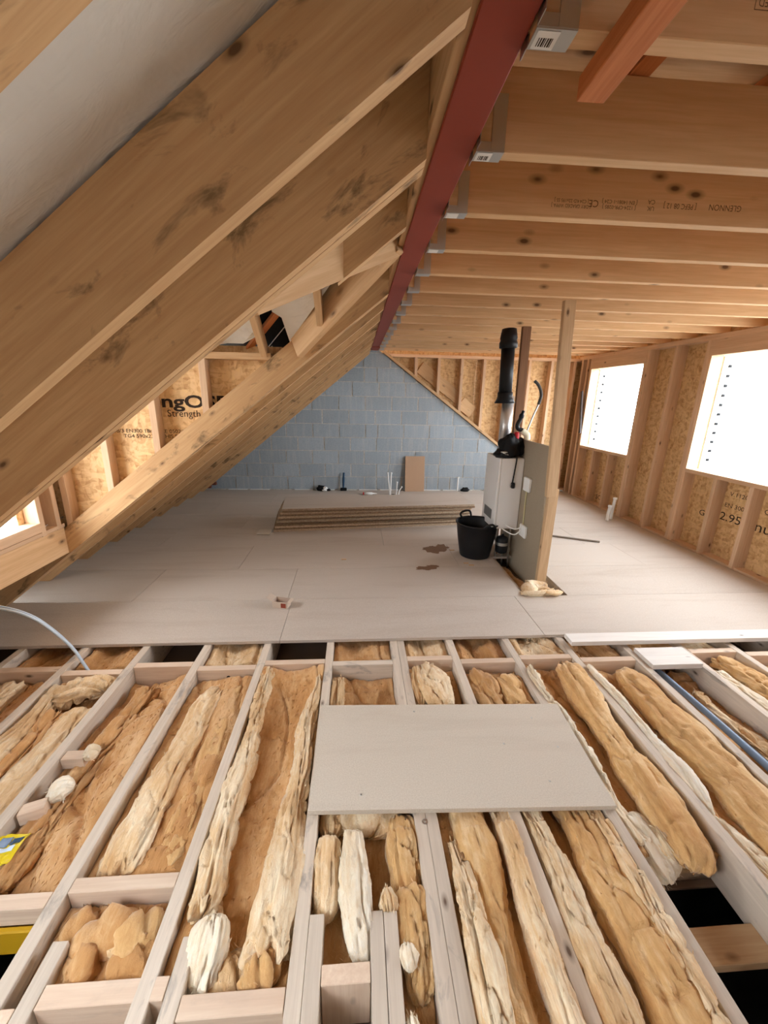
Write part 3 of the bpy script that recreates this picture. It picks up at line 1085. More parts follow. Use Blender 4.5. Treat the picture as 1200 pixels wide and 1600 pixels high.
def roll(name, pts, mat, lab, seed=0, amp=.014, str_amp=.0035, n=56, flat=2.3, cat='insulation', group='glass wool between the floor joists', step=.009, sf=9):
    """long soft roll or torn edge: pts = (x, y, z, rx, rz); lumpy, creased across, with lengthwise torn layers"""
    P = [Vector(p[:3]) for p in pts]
    L = sum((P[i + 1] - P[i]).length for i in range(len(P) - 1))
    m = max(10, int(L / step))
    cum = [0]
    for i in range(len(P) - 1):
        cum.append(cum[-1] + (P[i + 1] - P[i]).length)
    vs, fs = [], []
    o0 = P[0]

    def at(d):
        for i in range(len(P) - 1):
            if d <= cum[i + 1] or i == len(P) - 2:
                k = (d - cum[i]) / max(1e-6, cum[i + 1] - cum[i])
                a0, b0, c0, d0 = pts[max(i - 1, 0)], pts[i], pts[i + 1], pts[min(i + 2, len(pts) - 1)]
                v = [.5 * (2 * b0[q] + (c0[q] - a0[q]) * k + (2 * a0[q] - 5 * b0[q] + 4 * c0[q] - d0[q]) * k * k + (3 * b0[q] - a0[q] - 3 * c0[q] + d0[q]) * k ** 3) for q in range(5)]
                return Vector(v[:3]), (max(v[3], .006), max(v[4], .006))
    big = min(L, 1.0)

    def e_(j, m, L):
        return min(j, m - j) / m * L
    for j in range(m + 1):
        d = L * j / m
        q, (rx, rz) = at(d)
        q2, _ = at(min(L, d + .01))
        q1, _ = at(max(0, d - .01))
        T = (q2 - q1).normalized()
        B = T.cross(Vector((0, 0, 1)))
        if B.length < .1:
            B = Vector((1, 0, 0))
        B.normalize()
        U = B.cross(T)
        q = q + B * (.016 * big * noise.noise((d * 3.1, seed * 2.3, 1))) + U * (.008 * big * noise.noise((d * 4.3, seed * 1.9, 8)))
        sw = 1 + .3 * noise.noise((d * 3.0 + seed, 3.3, seed)) + .12 * noise.noise((d * 9.0 + seed, 1.3, seed))
        g1 = 1.15 + .5 * noise.noise((d * 2.2, seed, 4.4))
        g2 = 2.1 + .55 * noise.noise((d * 1.8, seed, 9.4))
        rag = max(0.0, 1 - e_(j, m, L) / .07)
        e = min(j, m - j) / m * L
        end = min(1.0, .35 + .65 * (min(1, e / .035)) ** .5) if L < .35 else min(1.0, .8 + .2 * (min(1, e / .02)) ** .5)
        for k in range(n):
            a = 2 * math.pi * k / n
            ca, sa = math.cos(a), math.sin(a)
            ca2 = math.copysign(abs(ca) ** (2 / flat), ca)
            sa2 = math.copysign(abs(sa) ** (2 / flat), sa)
            dn = amp * 1.15 * fbm(q.x * 3 + ca * 1.1 + seed, d * 4.5, sa * 1.1 + seed * .7)
            dn += str_amp * (noise.noise((ca * sf + seed, d * 4, sa * sf)) + .5 * noise.noise((ca * sf * 2.3 + seed, d * 7, sa * sf * 2.3)))
            dn += .0028 * fbm(ca * 9 + seed, d * 45, sa * 9) + .0018 * noise.noise((ca * 24, d * 110, sa * 24 + seed))
            dn -= amp * 1.1 * crease(ca * 1.1 + seed * 1.7, d * 3.4, sa * 1.1 + 5, .07)
            dn -= amp * .9 * crease(ca * .9 + seed, d * 7, sa * .9 + 15, .08)
            rr_ = min(rx, rz)
            dn -= .15 * rr_ * math.exp(-((a - g1) / .17) ** 2) + .12 * rr_ * math.exp(-((a - g2) / .15) ** 2)
            tw = T * (rag * .035 * big * (noise.noise((ca * 2.2 + seed, sa * 2.2, j > m / 2)) + .5 * noise.noise((ca * 6, sa * 6 + seed, 2))))
            vs.append(q - o0 + tw + B * ca2 * (rx * 1.28 * end * sw + dn) + U * sa2 * (rz * .95 * end * sw + dn))
    for j in range(m):
        for k in range(n):
            fs.append([j * n + k, j * n + (k + 1) % n, (j + 1) * n + (k + 1) % n, (j + 1) * n + k])
    b = len(vs)
    for jj, s in ((0, 0), (m, 1)):
        ctr = sum((Vector(vs[jj * n + k]) for k in range(n)), Vector()) / n
        vs.append(ctr)
        for k in range(n):
            f = [jj * n + k, jj * n + (k + 1) % n, b + s]
            fs.append(f[::-1] if s == 0 else f)
    for i, v in enumerate(vs):
        w = v + o0
        if under_board(w) and w.z > -.03:
            vs[i] = Vector((v.x, v.y, -.03 - .2 * (w.z + .03) - o0.z))
    o = link(name, mesh(name, vs, fs, True), mat, None, Matrix.Translation(o0))
    fibres(o, vs, fs, mat, seed, 6500, (P[-1] - P[0]).normalized())
    return tag(o, lab, cat, group)


def bump1(u, c, w):
    return math.exp(-((u - c) / w) ** 2)


def lev(base, *bs):
    return lambda u, y: base * .82 + sum(h * bump1(u, c, w) for (c, w, h) in bs)


QB, RL, ED = 'insulation_quilt', 'insulation_roll', 'insulation_strip'
g_ = .003
# far strip of every bay, just under the deck edge
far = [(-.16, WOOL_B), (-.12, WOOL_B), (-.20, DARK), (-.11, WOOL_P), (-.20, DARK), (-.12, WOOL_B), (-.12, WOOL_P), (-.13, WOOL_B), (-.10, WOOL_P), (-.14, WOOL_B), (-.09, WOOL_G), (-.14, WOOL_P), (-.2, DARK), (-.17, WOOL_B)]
fl_lab = ['at the far left edge', 'behind the blue cable', None, 'behind the nogging with a drilled hole', None, 'behind the dark weathered nogging',
          'behind the small pale bundle', 'behind the nogging above the loose sheet', 'behind the head of the golden roll', 'behind the white-edged bay',
          'behind the flat white board', 'left of the plank end bay', None, 'at the far right edge']
for i in range(14):
    a = JX[i] + JW + (.047 if i == 6 else 0) + g_
    b = JX[i + 1] - g_
    if fl_lab[i]:
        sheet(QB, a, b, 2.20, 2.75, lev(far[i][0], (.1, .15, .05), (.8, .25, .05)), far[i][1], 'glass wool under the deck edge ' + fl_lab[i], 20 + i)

# bay 0 (left edge)
sheet(QB, JX[0] + JW + g_, JX[1] - g_, .9, 2.12, lev(-.13, (.9, .3, .03)), WOOL_B, 'brown wool in the bay cut by the left edge', 1)
roll(RL, [(-1.98, 2.10, -.10, .05, .04), (-1.99, 1.6, -.09, .06, .05), (-2.0, 1.0, -.09, .05, .05)], WOOL_P, 'pale folded wool at the left edge', 2)
# bay 1
sheet(QB, JX[1] + JW + g_, JX[2] - g_, .8, 2.08, lev(-.14, (.05, .2, .05)), WOOL_B, 'brown wool below the crumpled pale heap on the left', 3)
roll(RL, [(-1.685, 2.02, -.055, .03, .04), (-1.665, 1.75, -.06, .04, .05), (-1.67, 1.3, -.06, .045, .055), (-1.67, .9, -.06, .04, .05)], WOOL_P, 'pale soft fold along the joist left of the pale slab', 4)
roll(RL, [(-1.60, 1.85, -.085, .035, .04), (-1.585, 1.5, -.09, .05, .05), (-1.58, 1.0, -.09, .05, .05)], WOOL_B, 'brown fold in the middle of the left bay', 5, .02)
roll(RL, [(-1.46, 1.86, -.075, .055, .035), (-1.465, 1.5, -.075, .065, .045), (-1.465, .9, -.07, .07, .05)], WOOL_P, 'pale pinkish slab lying right of the brown fold', 6, .012, .003)
roll('insulation_heap', [(-1.66, 1.93, -.05, .045, .045), (-1.57, 1.99, -.045, .065, .05), (-1.47, 2.02, -.05, .06, .045), (-1.42, 2.0, -.07, .04, .04)], WOOL_P, 'crumpled pale heap of wool by the blue cable end', 7, .03, .012)
# bay 2
sheet(QB, JX[2] + JW + g_, JX[3] - g_, 1.0, 2.14, lambda u, y: -.10 - .035 * bump1(u, .18, .22) + .05 * bump1(u, .95, .3) + .02 * math.sin(y * 5), WOOL_B, 'sunken brown wool in the bay with two timber pegs', 8, .02)
roll(RL, [(-1.21, 2.05, -.10, .05, .04), (-1.23, 1.7, -.115, .05, .045), (-1.255, 1.35, -.115, .045, .045), (-1.26, 1.05, -.12, .04, .05)], WOOL_B, 'brown wrinkled fold beside the timber pegs', 9, .022, .01)
roll('wool_tuft', [(-1.245, 1.535, -.045, .022, .02), (-1.215, 1.55, -.03, .03, .025), (-1.19, 1.555, -.04, .02, .02)], WOOL_W, 'torn white tuft on the upper timber peg', 10, .012, .008, 56)
roll('wool_tuft', [(-1.27, 1.345, -.06, .02, .02), (-1.235, 1.38, -.035, .035, .03), (-1.20, 1.395, -.05, .02, .02)], WOOL_W, 'torn pale tuft beside the lower timber peg', 11, .012, .008, 56)
# bay 3
sheet(QB, JX[3] + JW + g_, JX[4] - g_, 1.035, 2.09, lev(-.10, (.85, .3, .035)), WOOL_B, 'brown wool at the right of the fat pale roll', 12, .012)
roll(RL, [(-.80, 2.05, -.105, .035, .035), (-.815, 1.85, -.085, .05, .05), (-.835, 1.5, -.078, .065, .065), (-.85, 1.2, -.08, .06, .065), (-.85, 1.07, -.09, .05, .05)], WOOL_P, 'fat pale roll in the bay below the drilled nogging', 13, .015, .005)
roll(RL, [(-.685, 2.0, -.09, .05, .04), (-.675, 1.5, -.085, .055, .045), (-.68, 1.08, -.085, .05, .045)], WOOL_G, 'flat golden strip right of the fat pale roll', 14, .01, .004)
for k, (x, y, r, m_) in enumerate(((-.88, .93, .05, WOOL_B), (-.79, .90, .075, WOOL_B), (-.83, .82, .06, WOOL_B), (-.69, .89, .068, WOOL_G), (-.665, .82, .055, WOOL_B))):
    roll('insulation_lump', [(x - .02, y + .05, -.10, r * .7, r * .8), (x, y, -.085, r, r), (x + .015, y - .06, -.10, r * .8, r * .9)], m_,
         'brown wool lump between the two lower left crosspieces, ' + ['back left', 'middle', 'front left', 'back right', 'front right'][k], 30 + k, .02, .008, 22)
sheet(QB, JX[3] + JW + g_, JX[4] - g_, .77, .98, lev(-.11), WOOL_B, 'brown wool below the lumps at the lower left', 36)
# bay 4: long trough
def trough(u, y):
    return -.108 + .045 * bump1(u, 0, .2) + .045 * bump1(u, 1, .22) + (.05 if y > 1.9 else 0) * bump1(y, 2.1, .12)


sheet(QB, JX[4] + JW + g_, JX[5] - g_, .74, 2.13, trough, WOOL_B, 'long brown wool trough between two pale torn edges', 15, .012)
roll(ED, [(-.53, 2.11, -.05, .025, .045), (-.525, 1.85, -.06, .03, .055), (-.515, 1.55, -.07, .04, .065), (-.515, 1.2, -.07, .045, .07), (-.515, .92, -.07, .04, .065)], WOOL_P, 'pale torn edge at the left of the long brown trough', 16, .018, .011, 56, 2.4, sf=14)
roll(ED, [(-.225, 2.04, -.06, .02, .04), (-.245, 1.75, -.06, .03, .055), (-.25, 1.4, -.06, .042, .065), (-.255, 1.1, -.06, .05, .07), (-.265, .80, -.065, .055, .07)], WOOL_P, 'pale torn edge at the right of the long brown trough', 17, .014, .010, 56, 2, sf=12)
roll('wool_tuft', [(-.29, .81, -.04, .045, .04), (-.275, .77, -.045, .05, .045), (-.265, .745, -.07, .03, .04)], WOOL_G, 'tuft of golden wool at the near end of the brown trough', 18, .015, .012, 56)
roll('wool_tuft', [(-.455, .90, -.02, .04, .035), (-.45, .82, -.035, .045, .05), (-.455, .75, -.09, .035, .05)], WOOL_W, 'torn white wool beside the short weathered joist piece', 19, .016, .012, 56)
roll('wool_tuft', [(-.40, .84, -.11, .04, .04), (-.37, .78, -.10, .05, .045), (-.35, .745, -.12, .03, .03)], WOOL_P, 'pale folded scrap at the near end of the brown trough', 50, .015, .006, 56)
# bay 5
sheet(QB, JX[5] + JW + g_, JX[6] - g_, .78, 2.11, lev(-.15, (.1, .2, .02)), WOOL_B, 'brown wool deep below the loose sheet', 21, .012)
roll(RL, [(-.10, 2.06, -.09, .035, .05), (-.105, 1.95, -.09, .035, .05), (-.11, 1.8, -.09, .03, .04)], WOOL_P, 'pale edge left of the dark weathered nogging bay', 22, .014, .012)
roll(RL, [(-.105, 1.138, -.06, .034, .05), (-.105, 1.03, -.065, .038, .055), (-.10, .95, -.075, .034, .05), (-.105, .90, -.10, .025, .04)], WOOL_P, 'square-ended pale block of wool near the bottom centre', 23, .006, .008, 56, 3.2)
roll(RL, [(-.018, 1.142, -.045, .032, .055), (-.012, 1.03, -.045, .042, .06), (-.002, .93, -.05, .046, .06), (.015, .84, -.07, .035, .05), (.022, .80, -.10, .02, .03)], WOOL_W, 'white upright slab of wool tapering at the bottom centre', 24, .008, .008, 56, 2.6)
roll(RL, [(.09, 1.30, -.10, .09, .06), (.05, 1.22, -.10, .10, .07), (.04, 1.17, -.12, .08, .06)], WOOL_P, 'swirled pale lump under the sheet edge at the bottom centre', 25, .02, .012)
roll(RL, [(-.10, 1.28, -.09, .04, .05), (-.10, 1.17, -.11, .04, .05)], WOOL_P, 'pale pleated wool at the left under the sheet edge', 26, .01, .014)
roll(RL, [(.17, 1.20, -.06, .04, .055), (.175, 1.11, -.06, .05, .065), (.178, 1.02, -.07, .05, .06), (.185, .95, -.10, .04, .05)], WOOL_G, 'golden twisted roll left of the doubled joist', 27, .016, .012)
roll(RL, [(.18, .96, -.06, .04, .05), (.185, .88, -.07, .042, .055), (.185, .78, -.09, .04, .06), (.185, .70, -.11, .035, .05)], WOOL_G, 'torn golden tuft beside the short doubled joist', 28, .014, .012)
roll('wool_tuft', [(.098, .945, -.03, .014, .02), (.102, .905, -.03, .022, .03), (.105, .885, -.05, .02, .03)], WOOL_P, 'small ragged scrap behind the short doubled joist', 29, .01, .008, 56)
roll('wool_tuft', [(.155, .80, -.035, .022, .02), (.158, .77, -.03, .028, .025), (.162, .745, -.045, .022, .02)], WOOL_W, 'small white puff right of the short doubled joist', 37, .006, .004, 56)
roll('wool_tuft', [(.145, .655, -.06, .012, .03), (.148, .62, -.05, .018, .04), (.152, .56, -.06, .02, .04)], WOOL_W, 'white scrap at the bottom edge beside the doubled joist', 38, .008, .008, 56)
sheet(QB, .134, JX[6] - g_, .3, .78, lev(-.13), WOOL_B, 'brown wool at the bottom edge left of the doubled joist', 39)
# bay 6 (above sheet and below sheet)
sheet(QB, JX[6] + 2 * JW + .005, JX[7] - g_, .3, 2.14, lev(-.125, (.1, .2, .03)), WOOL_B, 'brown wool in the bay right of the doubled joist', 40, .012)
roll('insulation_bundle', [(.42, 2.11, -.05, .055, .05), (.435, 2.0, -.045, .065, .055), (.455, 1.88, -.05, .06, .055), (.47, 1.75, -.06, .05, .05)], WOOL_P, 'small pale wool bundle just above the loose sheet', 41, .02, .01)
roll(ED, [(.352, 2.10, -.06, .025, .04), (.355, 1.9, -.07, .03, .05), (.36, 1.8, -.07, .025, .04)], WOOL_P, 'pale strip left of the small wool bundle', 42, .012, .012)
roll(RL, [(.44, 1.5, -.08, .05, .055), (.455, 1.2, -.075, .055, .06), (.452, .95, -.08, .055, .06), (.44, .7, -.085, .05, .06), (.43, .35, -.09, .05, .06)], WOOL_G, 'soft golden roll in the bay right of the doubled joist', 43, .01, .005)
roll(ED, [(.365, 1.10, -.075, .02, .04), (.372, .95, -.06, .032, .06), (.376, .75, -.055, .038, .065), (.375, .35, -.06, .035, .06)], WOOL_P, 'pale torn wool edge against the doubled joist', 44, .015, .010, 56, 2.4, sf=14)
roll(ED, [(.588, 1.5, -.06, .02, .055), (.585, 1.1, -.06, .024, .06), (.583, .8, -.06, .026, .065), (.58, .35, -.06, .026, .065)], WOOL_P, 'smooth pale strip left of the joist below the sheet', 45, .006, .004)
# bay 7
sheet(QB, JX[7] + JW + g_, JX[8] - g_, .3, 2.10, lev(-.128, (.95, .25, .03)), WOOL_B, 'brown channel of wool under the right half of the sheet', 46, .014)
for k, (x, y) in enumerate(((.74, 2.02), (.90, 1.98))):
    roll('insulation_lump', [(x, y + .06, -.09, .05, .04), (x + .01, y - .03, -.075, .07, .055), (x + .03, y - .16, -.08, .06, .05), (x + .035, y - .27, -.09, .05, .045)], WOOL_B if k == 0 else WOOL_G,
         'wool lump above the right half of the loose sheet, ' + ('left one' if k == 0 else 'right one'), 47 + k, .018, .01)
roll(ED, [(.70, 1.5, -.07, .03, .05), (.702, 1.15, -.068, .034, .06), (.712, .9, -.065, .042, .065), (.712, .65, -.065, .046, .07), (.71, .3, -.07, .046, .07)], WOOL_P, 'pale fibrous strip right of the joist below the sheet', 49, .014, .010, 56, 2.4, sf=14)
roll(ED, [(.88, 1.5, -.08, .05, .05), (.895, 1.15, -.075, .06, .06), (.905, .9, -.07, .065, .065), (.91, .65, -.075, .07, .07), (.905, .3, -.08, .07, .07)], WOOL_G, 'wide golden roll left of the joist at the sheet corner', 51, .014, .008)
roll(ED, [(.965, 1.45, -.06, .025, .05), (.968, 1.1, -.055, .03, .06), (.972, .8, -.055, .03, .06), (.968, .5, -.06, .035, .06), (.965, .3, -.07, .03, .06)], WOOL_P, 'pale torn strip against the joist at the sheet corner', 52, .016, .011, 56, 2.4, sf=14)
# bay 8
sheet(QB, JX[8] + JW + g_, JX[9] - g_, 1.02, 2.13, lambda u, y: -.095 + .04 * bump1(u, 0, .25), WOOL_B, 'brown wool left of the long golden roll', 53, .012)
roll(RL, [(1.335, 2.10, -.07, .035, .045), (1.325, 2.0, -.055, .055, .06), (1.305, 1.75, -.055, .062, .068), (1.285, 1.45, -.06, .066, .07), (1.275, 1.2, -.065, .07, .072), (1.275, 1.03, -.085, .06, .06), (1.27, 1.0, -.11, .04, .04)], WOOL_G, 'long golden roll ending above the dark hole at the bottom right', 54, .012, .004)
roll(ED, [(1.075, 2.05, -.06, .025, .05), (1.085, 1.7, -.06, .03, .055), (1.085, 1.4, -.055, .032, .055), (1.08, 1.2, -.055, .035, .05), (1.09, 1.05, -.07, .04, .04)], WOOL_W, 'white torn edge right of the loose sheet', 55, .014, .014, 56, 2, sf=13)
roll('wool_tuft', [(1.10, 1.16, -.06, .04, .025), (1.14, 1.07, -.075, .07, .03), (1.16, 1.0, -.10, .08, .03), (1.17, .975, -.13, .06, .025)], WOOL_W, 'torn white flap of wool at the edge of the dark hole', 56, .014, .012, 56)
roll('wool_tuft', [(1.20, 1.17, -.075, .015, .03), (1.19, 1.08, -.07, .02, .035), (1.215, 1.01, -.09, .03, .03)], WOOL_P, 'pink torn strip beside the flap at the dark hole', 57, .014, .012, 56)
# bay 9
sheet(QB, JX[9] + JW + g_, JX[10] - g_, .3, 2.08, lambda u, y: -.098 + .035 * bump1(u, .1, .25), WOOL_B, 'brown wool between the white strip and the golden roll on the right', 58, .012)
roll(ED, [(1.455, 2.05, -.04, .014, .04), (1.462, 1.8, -.045, .022, .045), (1.468, 1.5, -.05, .034, .05), (1.468, 1.3, -.055, .034, .05), (1.45, 1.15, -.07, .015, .04)], WOOL_W, 'bright white bulging strip on the right joist', 59, .006, .004)
roll(RL, [(1.69, 2.05, -.085, .045, .045), (1.685, 1.92, -.065, .075, .06), (1.675, 1.6, -.06, .085, .068), (1.67, 1.2, -.065, .088, .07), (1.67, .6, -.07, .085, .07)], WOOL_G, 'thick golden roll in the bay left of the pipe', 60, .012, .004)
roll(ED, [(1.47, 1.15, -.09, .03, .03), (1.48, 1.0, -.075, .05, .035), (1.49, .8, -.075, .05, .04), (1.49, .5, -.08, .05, .04)], WOOL_W, 'frayed white edge at the right margin', 61, .016, .016, 56, 2, sf=13)
# bay 10 (pipe)
sheet(QB, JX[10] + JW + g_, JX[11] - g_, .6, 2.12, lambda u, y: -.125 + .02 * math.sin(y * 9) - .02 * u, WOOL_B, 'sunken brown wool beside the pipe', 62, .018)
roll(RL, [(2.04, 1.9, -.125, .04, .03), (2.05, 1.6, -.12, .045, .035), (2.06, 1.3, -.12, .045, .035), (2.07, .9, -.12, .045, .035)], WOOL_P, 'crinkled pale wool below the pipe', 63, .02, .016, 56)
# bay 11
sheet(QB, JX[11] + JW + g_, JX[12] - g_, .9, 2.14, lev(-.13), WOOL_B, 'brown wool under the golden roll at the right edge', 64)
roll(RL, [(2.40, 2.13, -.085, .05, .04), (2.41, 2.03, -.065, .065, .055), (2.425, 1.7, -.06, .07, .06), (2.43, 1.2, -.065, .07, .06)], WOOL_G, 'golden roll near the right edge beyond the pipe bay', 65, .018, .006)
roll(ED, [(2.265, 2.0, -.06, .035, .03), (2.275, 1.8, -.055, .045, .035), (2.275, 1.5, -.06, .045, .04), (2.27, 1.1, -.07, .04, .04)], WOOL_W, 'white wool strip near the right edge', 66, .012, .010)
# bay 12-13
sheet(QB, JX[12] + JW + g_, JX[13] - g_, 1.2, 2.10, lev(-.12), WOOL_B, 'brown wool in the last visible bay on the right', 67)
sheet(QB, JX[13] + JW + g_, JX[14] - g_, 1.4, 2.14, lev(-.12), WOOL_P, 'pale wool beyond the right edge joist', 68)
# lump in the deck cut-out
roll('wool_lump', [(1.42, 3.04, -.02, .05, .04), (1.49, 3.00, .01, .075, .055), (1.57, 3.02, -.005, .06, .06), (1.64, 2.99, .01, .06, .05), (1.68, 3.03, -.02, .04, .04)], WOOL_P, 'torn cream wool lump stuffed round the foot of the post', 69, .035, .02, 56, group='glass wool in the deck cut-out')
roll('insulation_quilt', [(1.47, 3.7, -.12, .07, .06), (1.48, 3.4, -.11, .07, .06), (1.48, 3.1, -.10, .07, .05)], WOOL_B, 'brown wool down in the deck cut-out beside the boiler panel', 70, .02, .01, group='glass wool in the deck cut-out')
roll('insulation_quilt', [(1.72, 3.5, -.16, .045, .05), (1.72, 3.0, -.16, .045, .05)], WOOL_B, 'shaded wool down in the right of the deck cut-out', 71, .02, .01, group='glass wool in the deck cut-out')
# yellow wrapper at the left edge
def crumple(name, x0, x1, y0, y1, z, mat, lab, seed, amp=.03, tilt=0.0):
    n = 18
    vs, fs = [], []
    for j in range(n + 1):
        for i in range(n + 1):
            x = x0 + (x1 - x0) * i / n
            y = y0 + (y1 - y0) * j / n
            r = noise.noise((x * 14 + seed, y * 14, seed)) + abs(noise.noise((x * 25, y * 25 + seed, 3)))
            vs.append((x, y + .02 * noise.noise((x * 9, y * 9, seed)), z + amp * r + tilt * (i / n)))
    for j in range(n):
        for i in range(n):
            a = j * (n + 1) + i
            fs.append([a, a + 1, a + n + 2, a + n + 1])
    o = link(name, mesh(name, vs, fs, False), mat)
    solid(o, .002)
    return tag(o, lab, 'packaging' if lab else None)


w1 = crumple('plastic_wrapper', -1.335, -1.235, 1.10, 1.21, -.05, YELLOW, 'crumpled yellow printed wrapper on the joist at the left edge', 3, .025)
for (a, b, c, d, m_) in ((-1.325, -1.285, 1.165, 1.20, BLUEP), (-1.30, -1.25, 1.14, 1.16, CABLE), (-1.28, -1.245, 1.17, 1.195, BLUE), (-1.32, -1.29, 1.115, 1.135, BLACKP)):
    pz = crumple('printed_patch', a, b, c, d, -.047, m_, None, 3, .025)
    pz.parent = w1
crumple('plastic_wrapper', -1.33, -1.22, .985, 1.045, -.055, YELLOW, 'second scrap of yellow wrapper below the printed one', 8, .03)
o = bx('yellow_board', JX[2] + JW + .001, JX[3] - .001, .93, .948, -.20, -.095, m_plain('yellow_board', (196, 152, 30), .5), None, .004)
tag(o, 'yellow painted board face under the lower left crosspiece', 'board')

# =================================================================== THINGS ON THE DECK
# post carrying the boiler panel
post = empty('timber_post', (1.62, 3.15, 0), 'tall pale timber post in front of the boiler panel', 'post')
timber('upper_length', (1.613, 3.14, .80), (1.525, 3.085, 2.262), .085, .045, W_POST, post, (0, 1, 0))
timber('lower_length', (1.642, 3.175, -.2), (1.642, 3.165, .86), .082, .045, W_POST, post, (0, 1, 0))
o = timber('brown_post', (1.71, 4.2, 0), (1.675, 4.2, 2.2615), .085, .045, W_BROWN, None, (0, 1, 0))
tag(o, 'dark brown post behind the black flue pipe', 'post')
pan = empty('backing_board', (1.61, 3.7, 0), 'greenish grey upright board the boiler hangs on', 'board')
prism = [(3.19, -.12), (4.14, -.12), (4.14, 1.20), (3.245, 1.20)]
vs = [(1.607, y, z) for y, z in prism] + [(1.628, y, z) for y, z in prism]
link('board', mesh('board', vs, [[0, 1, 2, 3], [7, 6, 5, 4], [0, 4, 5, 1], [1, 5, 6, 2], [2, 6, 7, 3], [3, 7, 4, 0]]), PANEL, pan)
sb = bx('junction_box', 1.578, 1.606, 3.50, 3.625, .745, .875, WHITEP, pan, .006)
sb2 = bx('junction_box', 1.578, 1.606, 3.47, 3.60, .305, .42, WHITEP, pan, .006)
tube('trunking_cable', [(1.598, 3.575, .745), (1.600, 3.58, .6), (1.600, 3.57, .42)], .007, m_plain('cream_cable', (214, 206, 160), .5), pan, 8)
tube('cable', [(1.58, 3.55, .37), (1.53, 3.58, .31), (1.47, 3.66, .32), (1.42, 3.75, .345)], .006, WHITEP, pan, 8)
tube('cable', [(1.58, 3.55, .395), (1.54, 3.60, .36), (1.50, 3.68, .36), (1.48, 3.78, .36)], .006, WHITEP, pan, 8)

# boiler
BX0, BX1, BY0, BY1, BZ0, BZ1 = 1.362, 1.605, 3.71, 4.10, .325, 1.03
boi = empty('boiler', ((BX0 + BX1) / 2, 3.9, BZ0), 'white wall-hung boiler with a grey vent grille', 'boiler')
bx('casing', BX0 + .022, BX1, BY0, BY1, BZ0, BZ1, WHITE, boi, .006)
dr_ = bx('front_cover', BX0, BX0 + .0205, BY0 - .002, BY1 + .002, BZ0 - .004, BZ1, WHITE, boi, .005)
gr = bx('vent_grille', BX0 - .003, BX0 + .001, 3.80, 4.03, .40, .50, GREY, boi, .001)
for k in range(7):
    bx('grille_slat', BX0 - .006, BX0 - .002, 3.81, 4.02, .408 + .0125 * k, .413 + .0125 * k, m_plain('dark_slat', (96, 94, 92), .5) if k == 0 else bpy.data.materials['dark_slat'], gr, .0008)
bx('handle_strip', BX0 - .003, BX0 + .001, 3.725, 3.737, .42, .80, WHITEP, boi, .001)
tube('power_cable', [(1.52, 3.735, 1.035), (1.52, 3.70, 1.03), (1.515, 3.703, .93), (1.505, 3.703, .80)], .006, BLACKP, boi, 8)
pl_ = bx('plug', 1.490, 1.522, 3.672, 3.708, .745, .80, BLACKP, boi, .006)
for k in range(3):
    bx('plug_pin', 1.475, 1.49, 3.684 + .006 * (k % 2), 3.689 + .006 * (k % 2), .752 + .015 * k, .757 + .015 * k, GALV, pl_, .0008)
for k, (x, y) in enumerate(((1.43, 3.78), (1.47, 3.86), (1.51, 3.80), (1.55, 3.90), (1.56, 3.76))):
    pp = tube('boiler_pipe', [(x, y, BZ0 + .01), (x, y, .15), (x + .01, y, -.1)], .009, COPPER if k % 2 else GALV, boi, 10)
    lathe('valve', [(.014, -.02), (.017, -.012), (.017, .012), (.014, .02)], GALV, (x, y, .20 - .03 * k), pp, 12)
o = lathe('pressure_vessel', [(.03, .0), (.055, .012), (.06, .03), (.06, .15), (.055, .168), (.03, .18), (.012, .182), (.012, .20)], BLACKP, (1.475, 3.735, .06), None, 24)
tag(o, 'small black filter canister on the pipes under the boiler', 'canister')
lathe('label_band', [(.0605, .09), (.0605, .12)], GALV, (1.475, 3.735, .06), o, 24, True, None, False)

# flue
fx, fy = 1.46, 3.96
fl_ = empty('flue', (fx, fy, 1.03), 'tall black and silver flue pipe standing on the boiler', 'flue')
lathe('silver_tube', [(.056, 1.031), (.056, 1.60)], FOIL, (fx + .015, fy, 0), fl_, 28)
tilt = Matrix.Rotation(-.035, 4, 'Y')
lathe('weather_collar', [(.098, 1.535), (.078, 1.575), (.072, 1.60), (.072, 1.635), (.066, 1.64)], BLACKP, (fx + .035, fy, 0), fl_, 28, True, tilt)
lathe('black_tube', [(.062, 1.60), (.062, 2.06)], BLACKP, (fx + .035, fy, 0), fl_, 28, True, tilt)
lathe('terminal_cap', [(.064, 2.03), (.082, 2.035), (.084, 2.08), (.075, 2.10), (.080, 2.12), (.066, 2.20), (.05, 2.205)], BLACKP, (fx + .035, fy, 0), fl_, 28, True, tilt)
# black bag and fittings on the boiler
def blob(name, c, r, mat, parent, seed, amp=.25, n=20):
    vs, fs = [], []
    for j in range(n + 1):
        th = math.pi * j / n
        for i in range(n * 2):
            ph = math.pi * i / n
            d = Vector((math.sin(th) * math.cos(ph), math.sin(th) * math.sin(ph), math.cos(th)))
            k = 1 + amp * (noise.noise(d * 1.6 + Vector((seed, 0, 0))) + .4 * noise.noise(d * 4 + Vector((0, seed, 0))))
            vs.append((d.x * r[0] * k, d.y * r[1] * k, max(d.z * r[2] * k, -r[2] * .72)))
    w = n * 2
    for j in range(n):
        for i in range(w):
            fs.append([j * w + i, (j + 1) * w + i, (j + 1) * w + (i + 1) % w, j * w + (i + 1) % w])
    return link(name, mesh(name, vs, fs, True), mat, parent, Matrix.Translation(c))


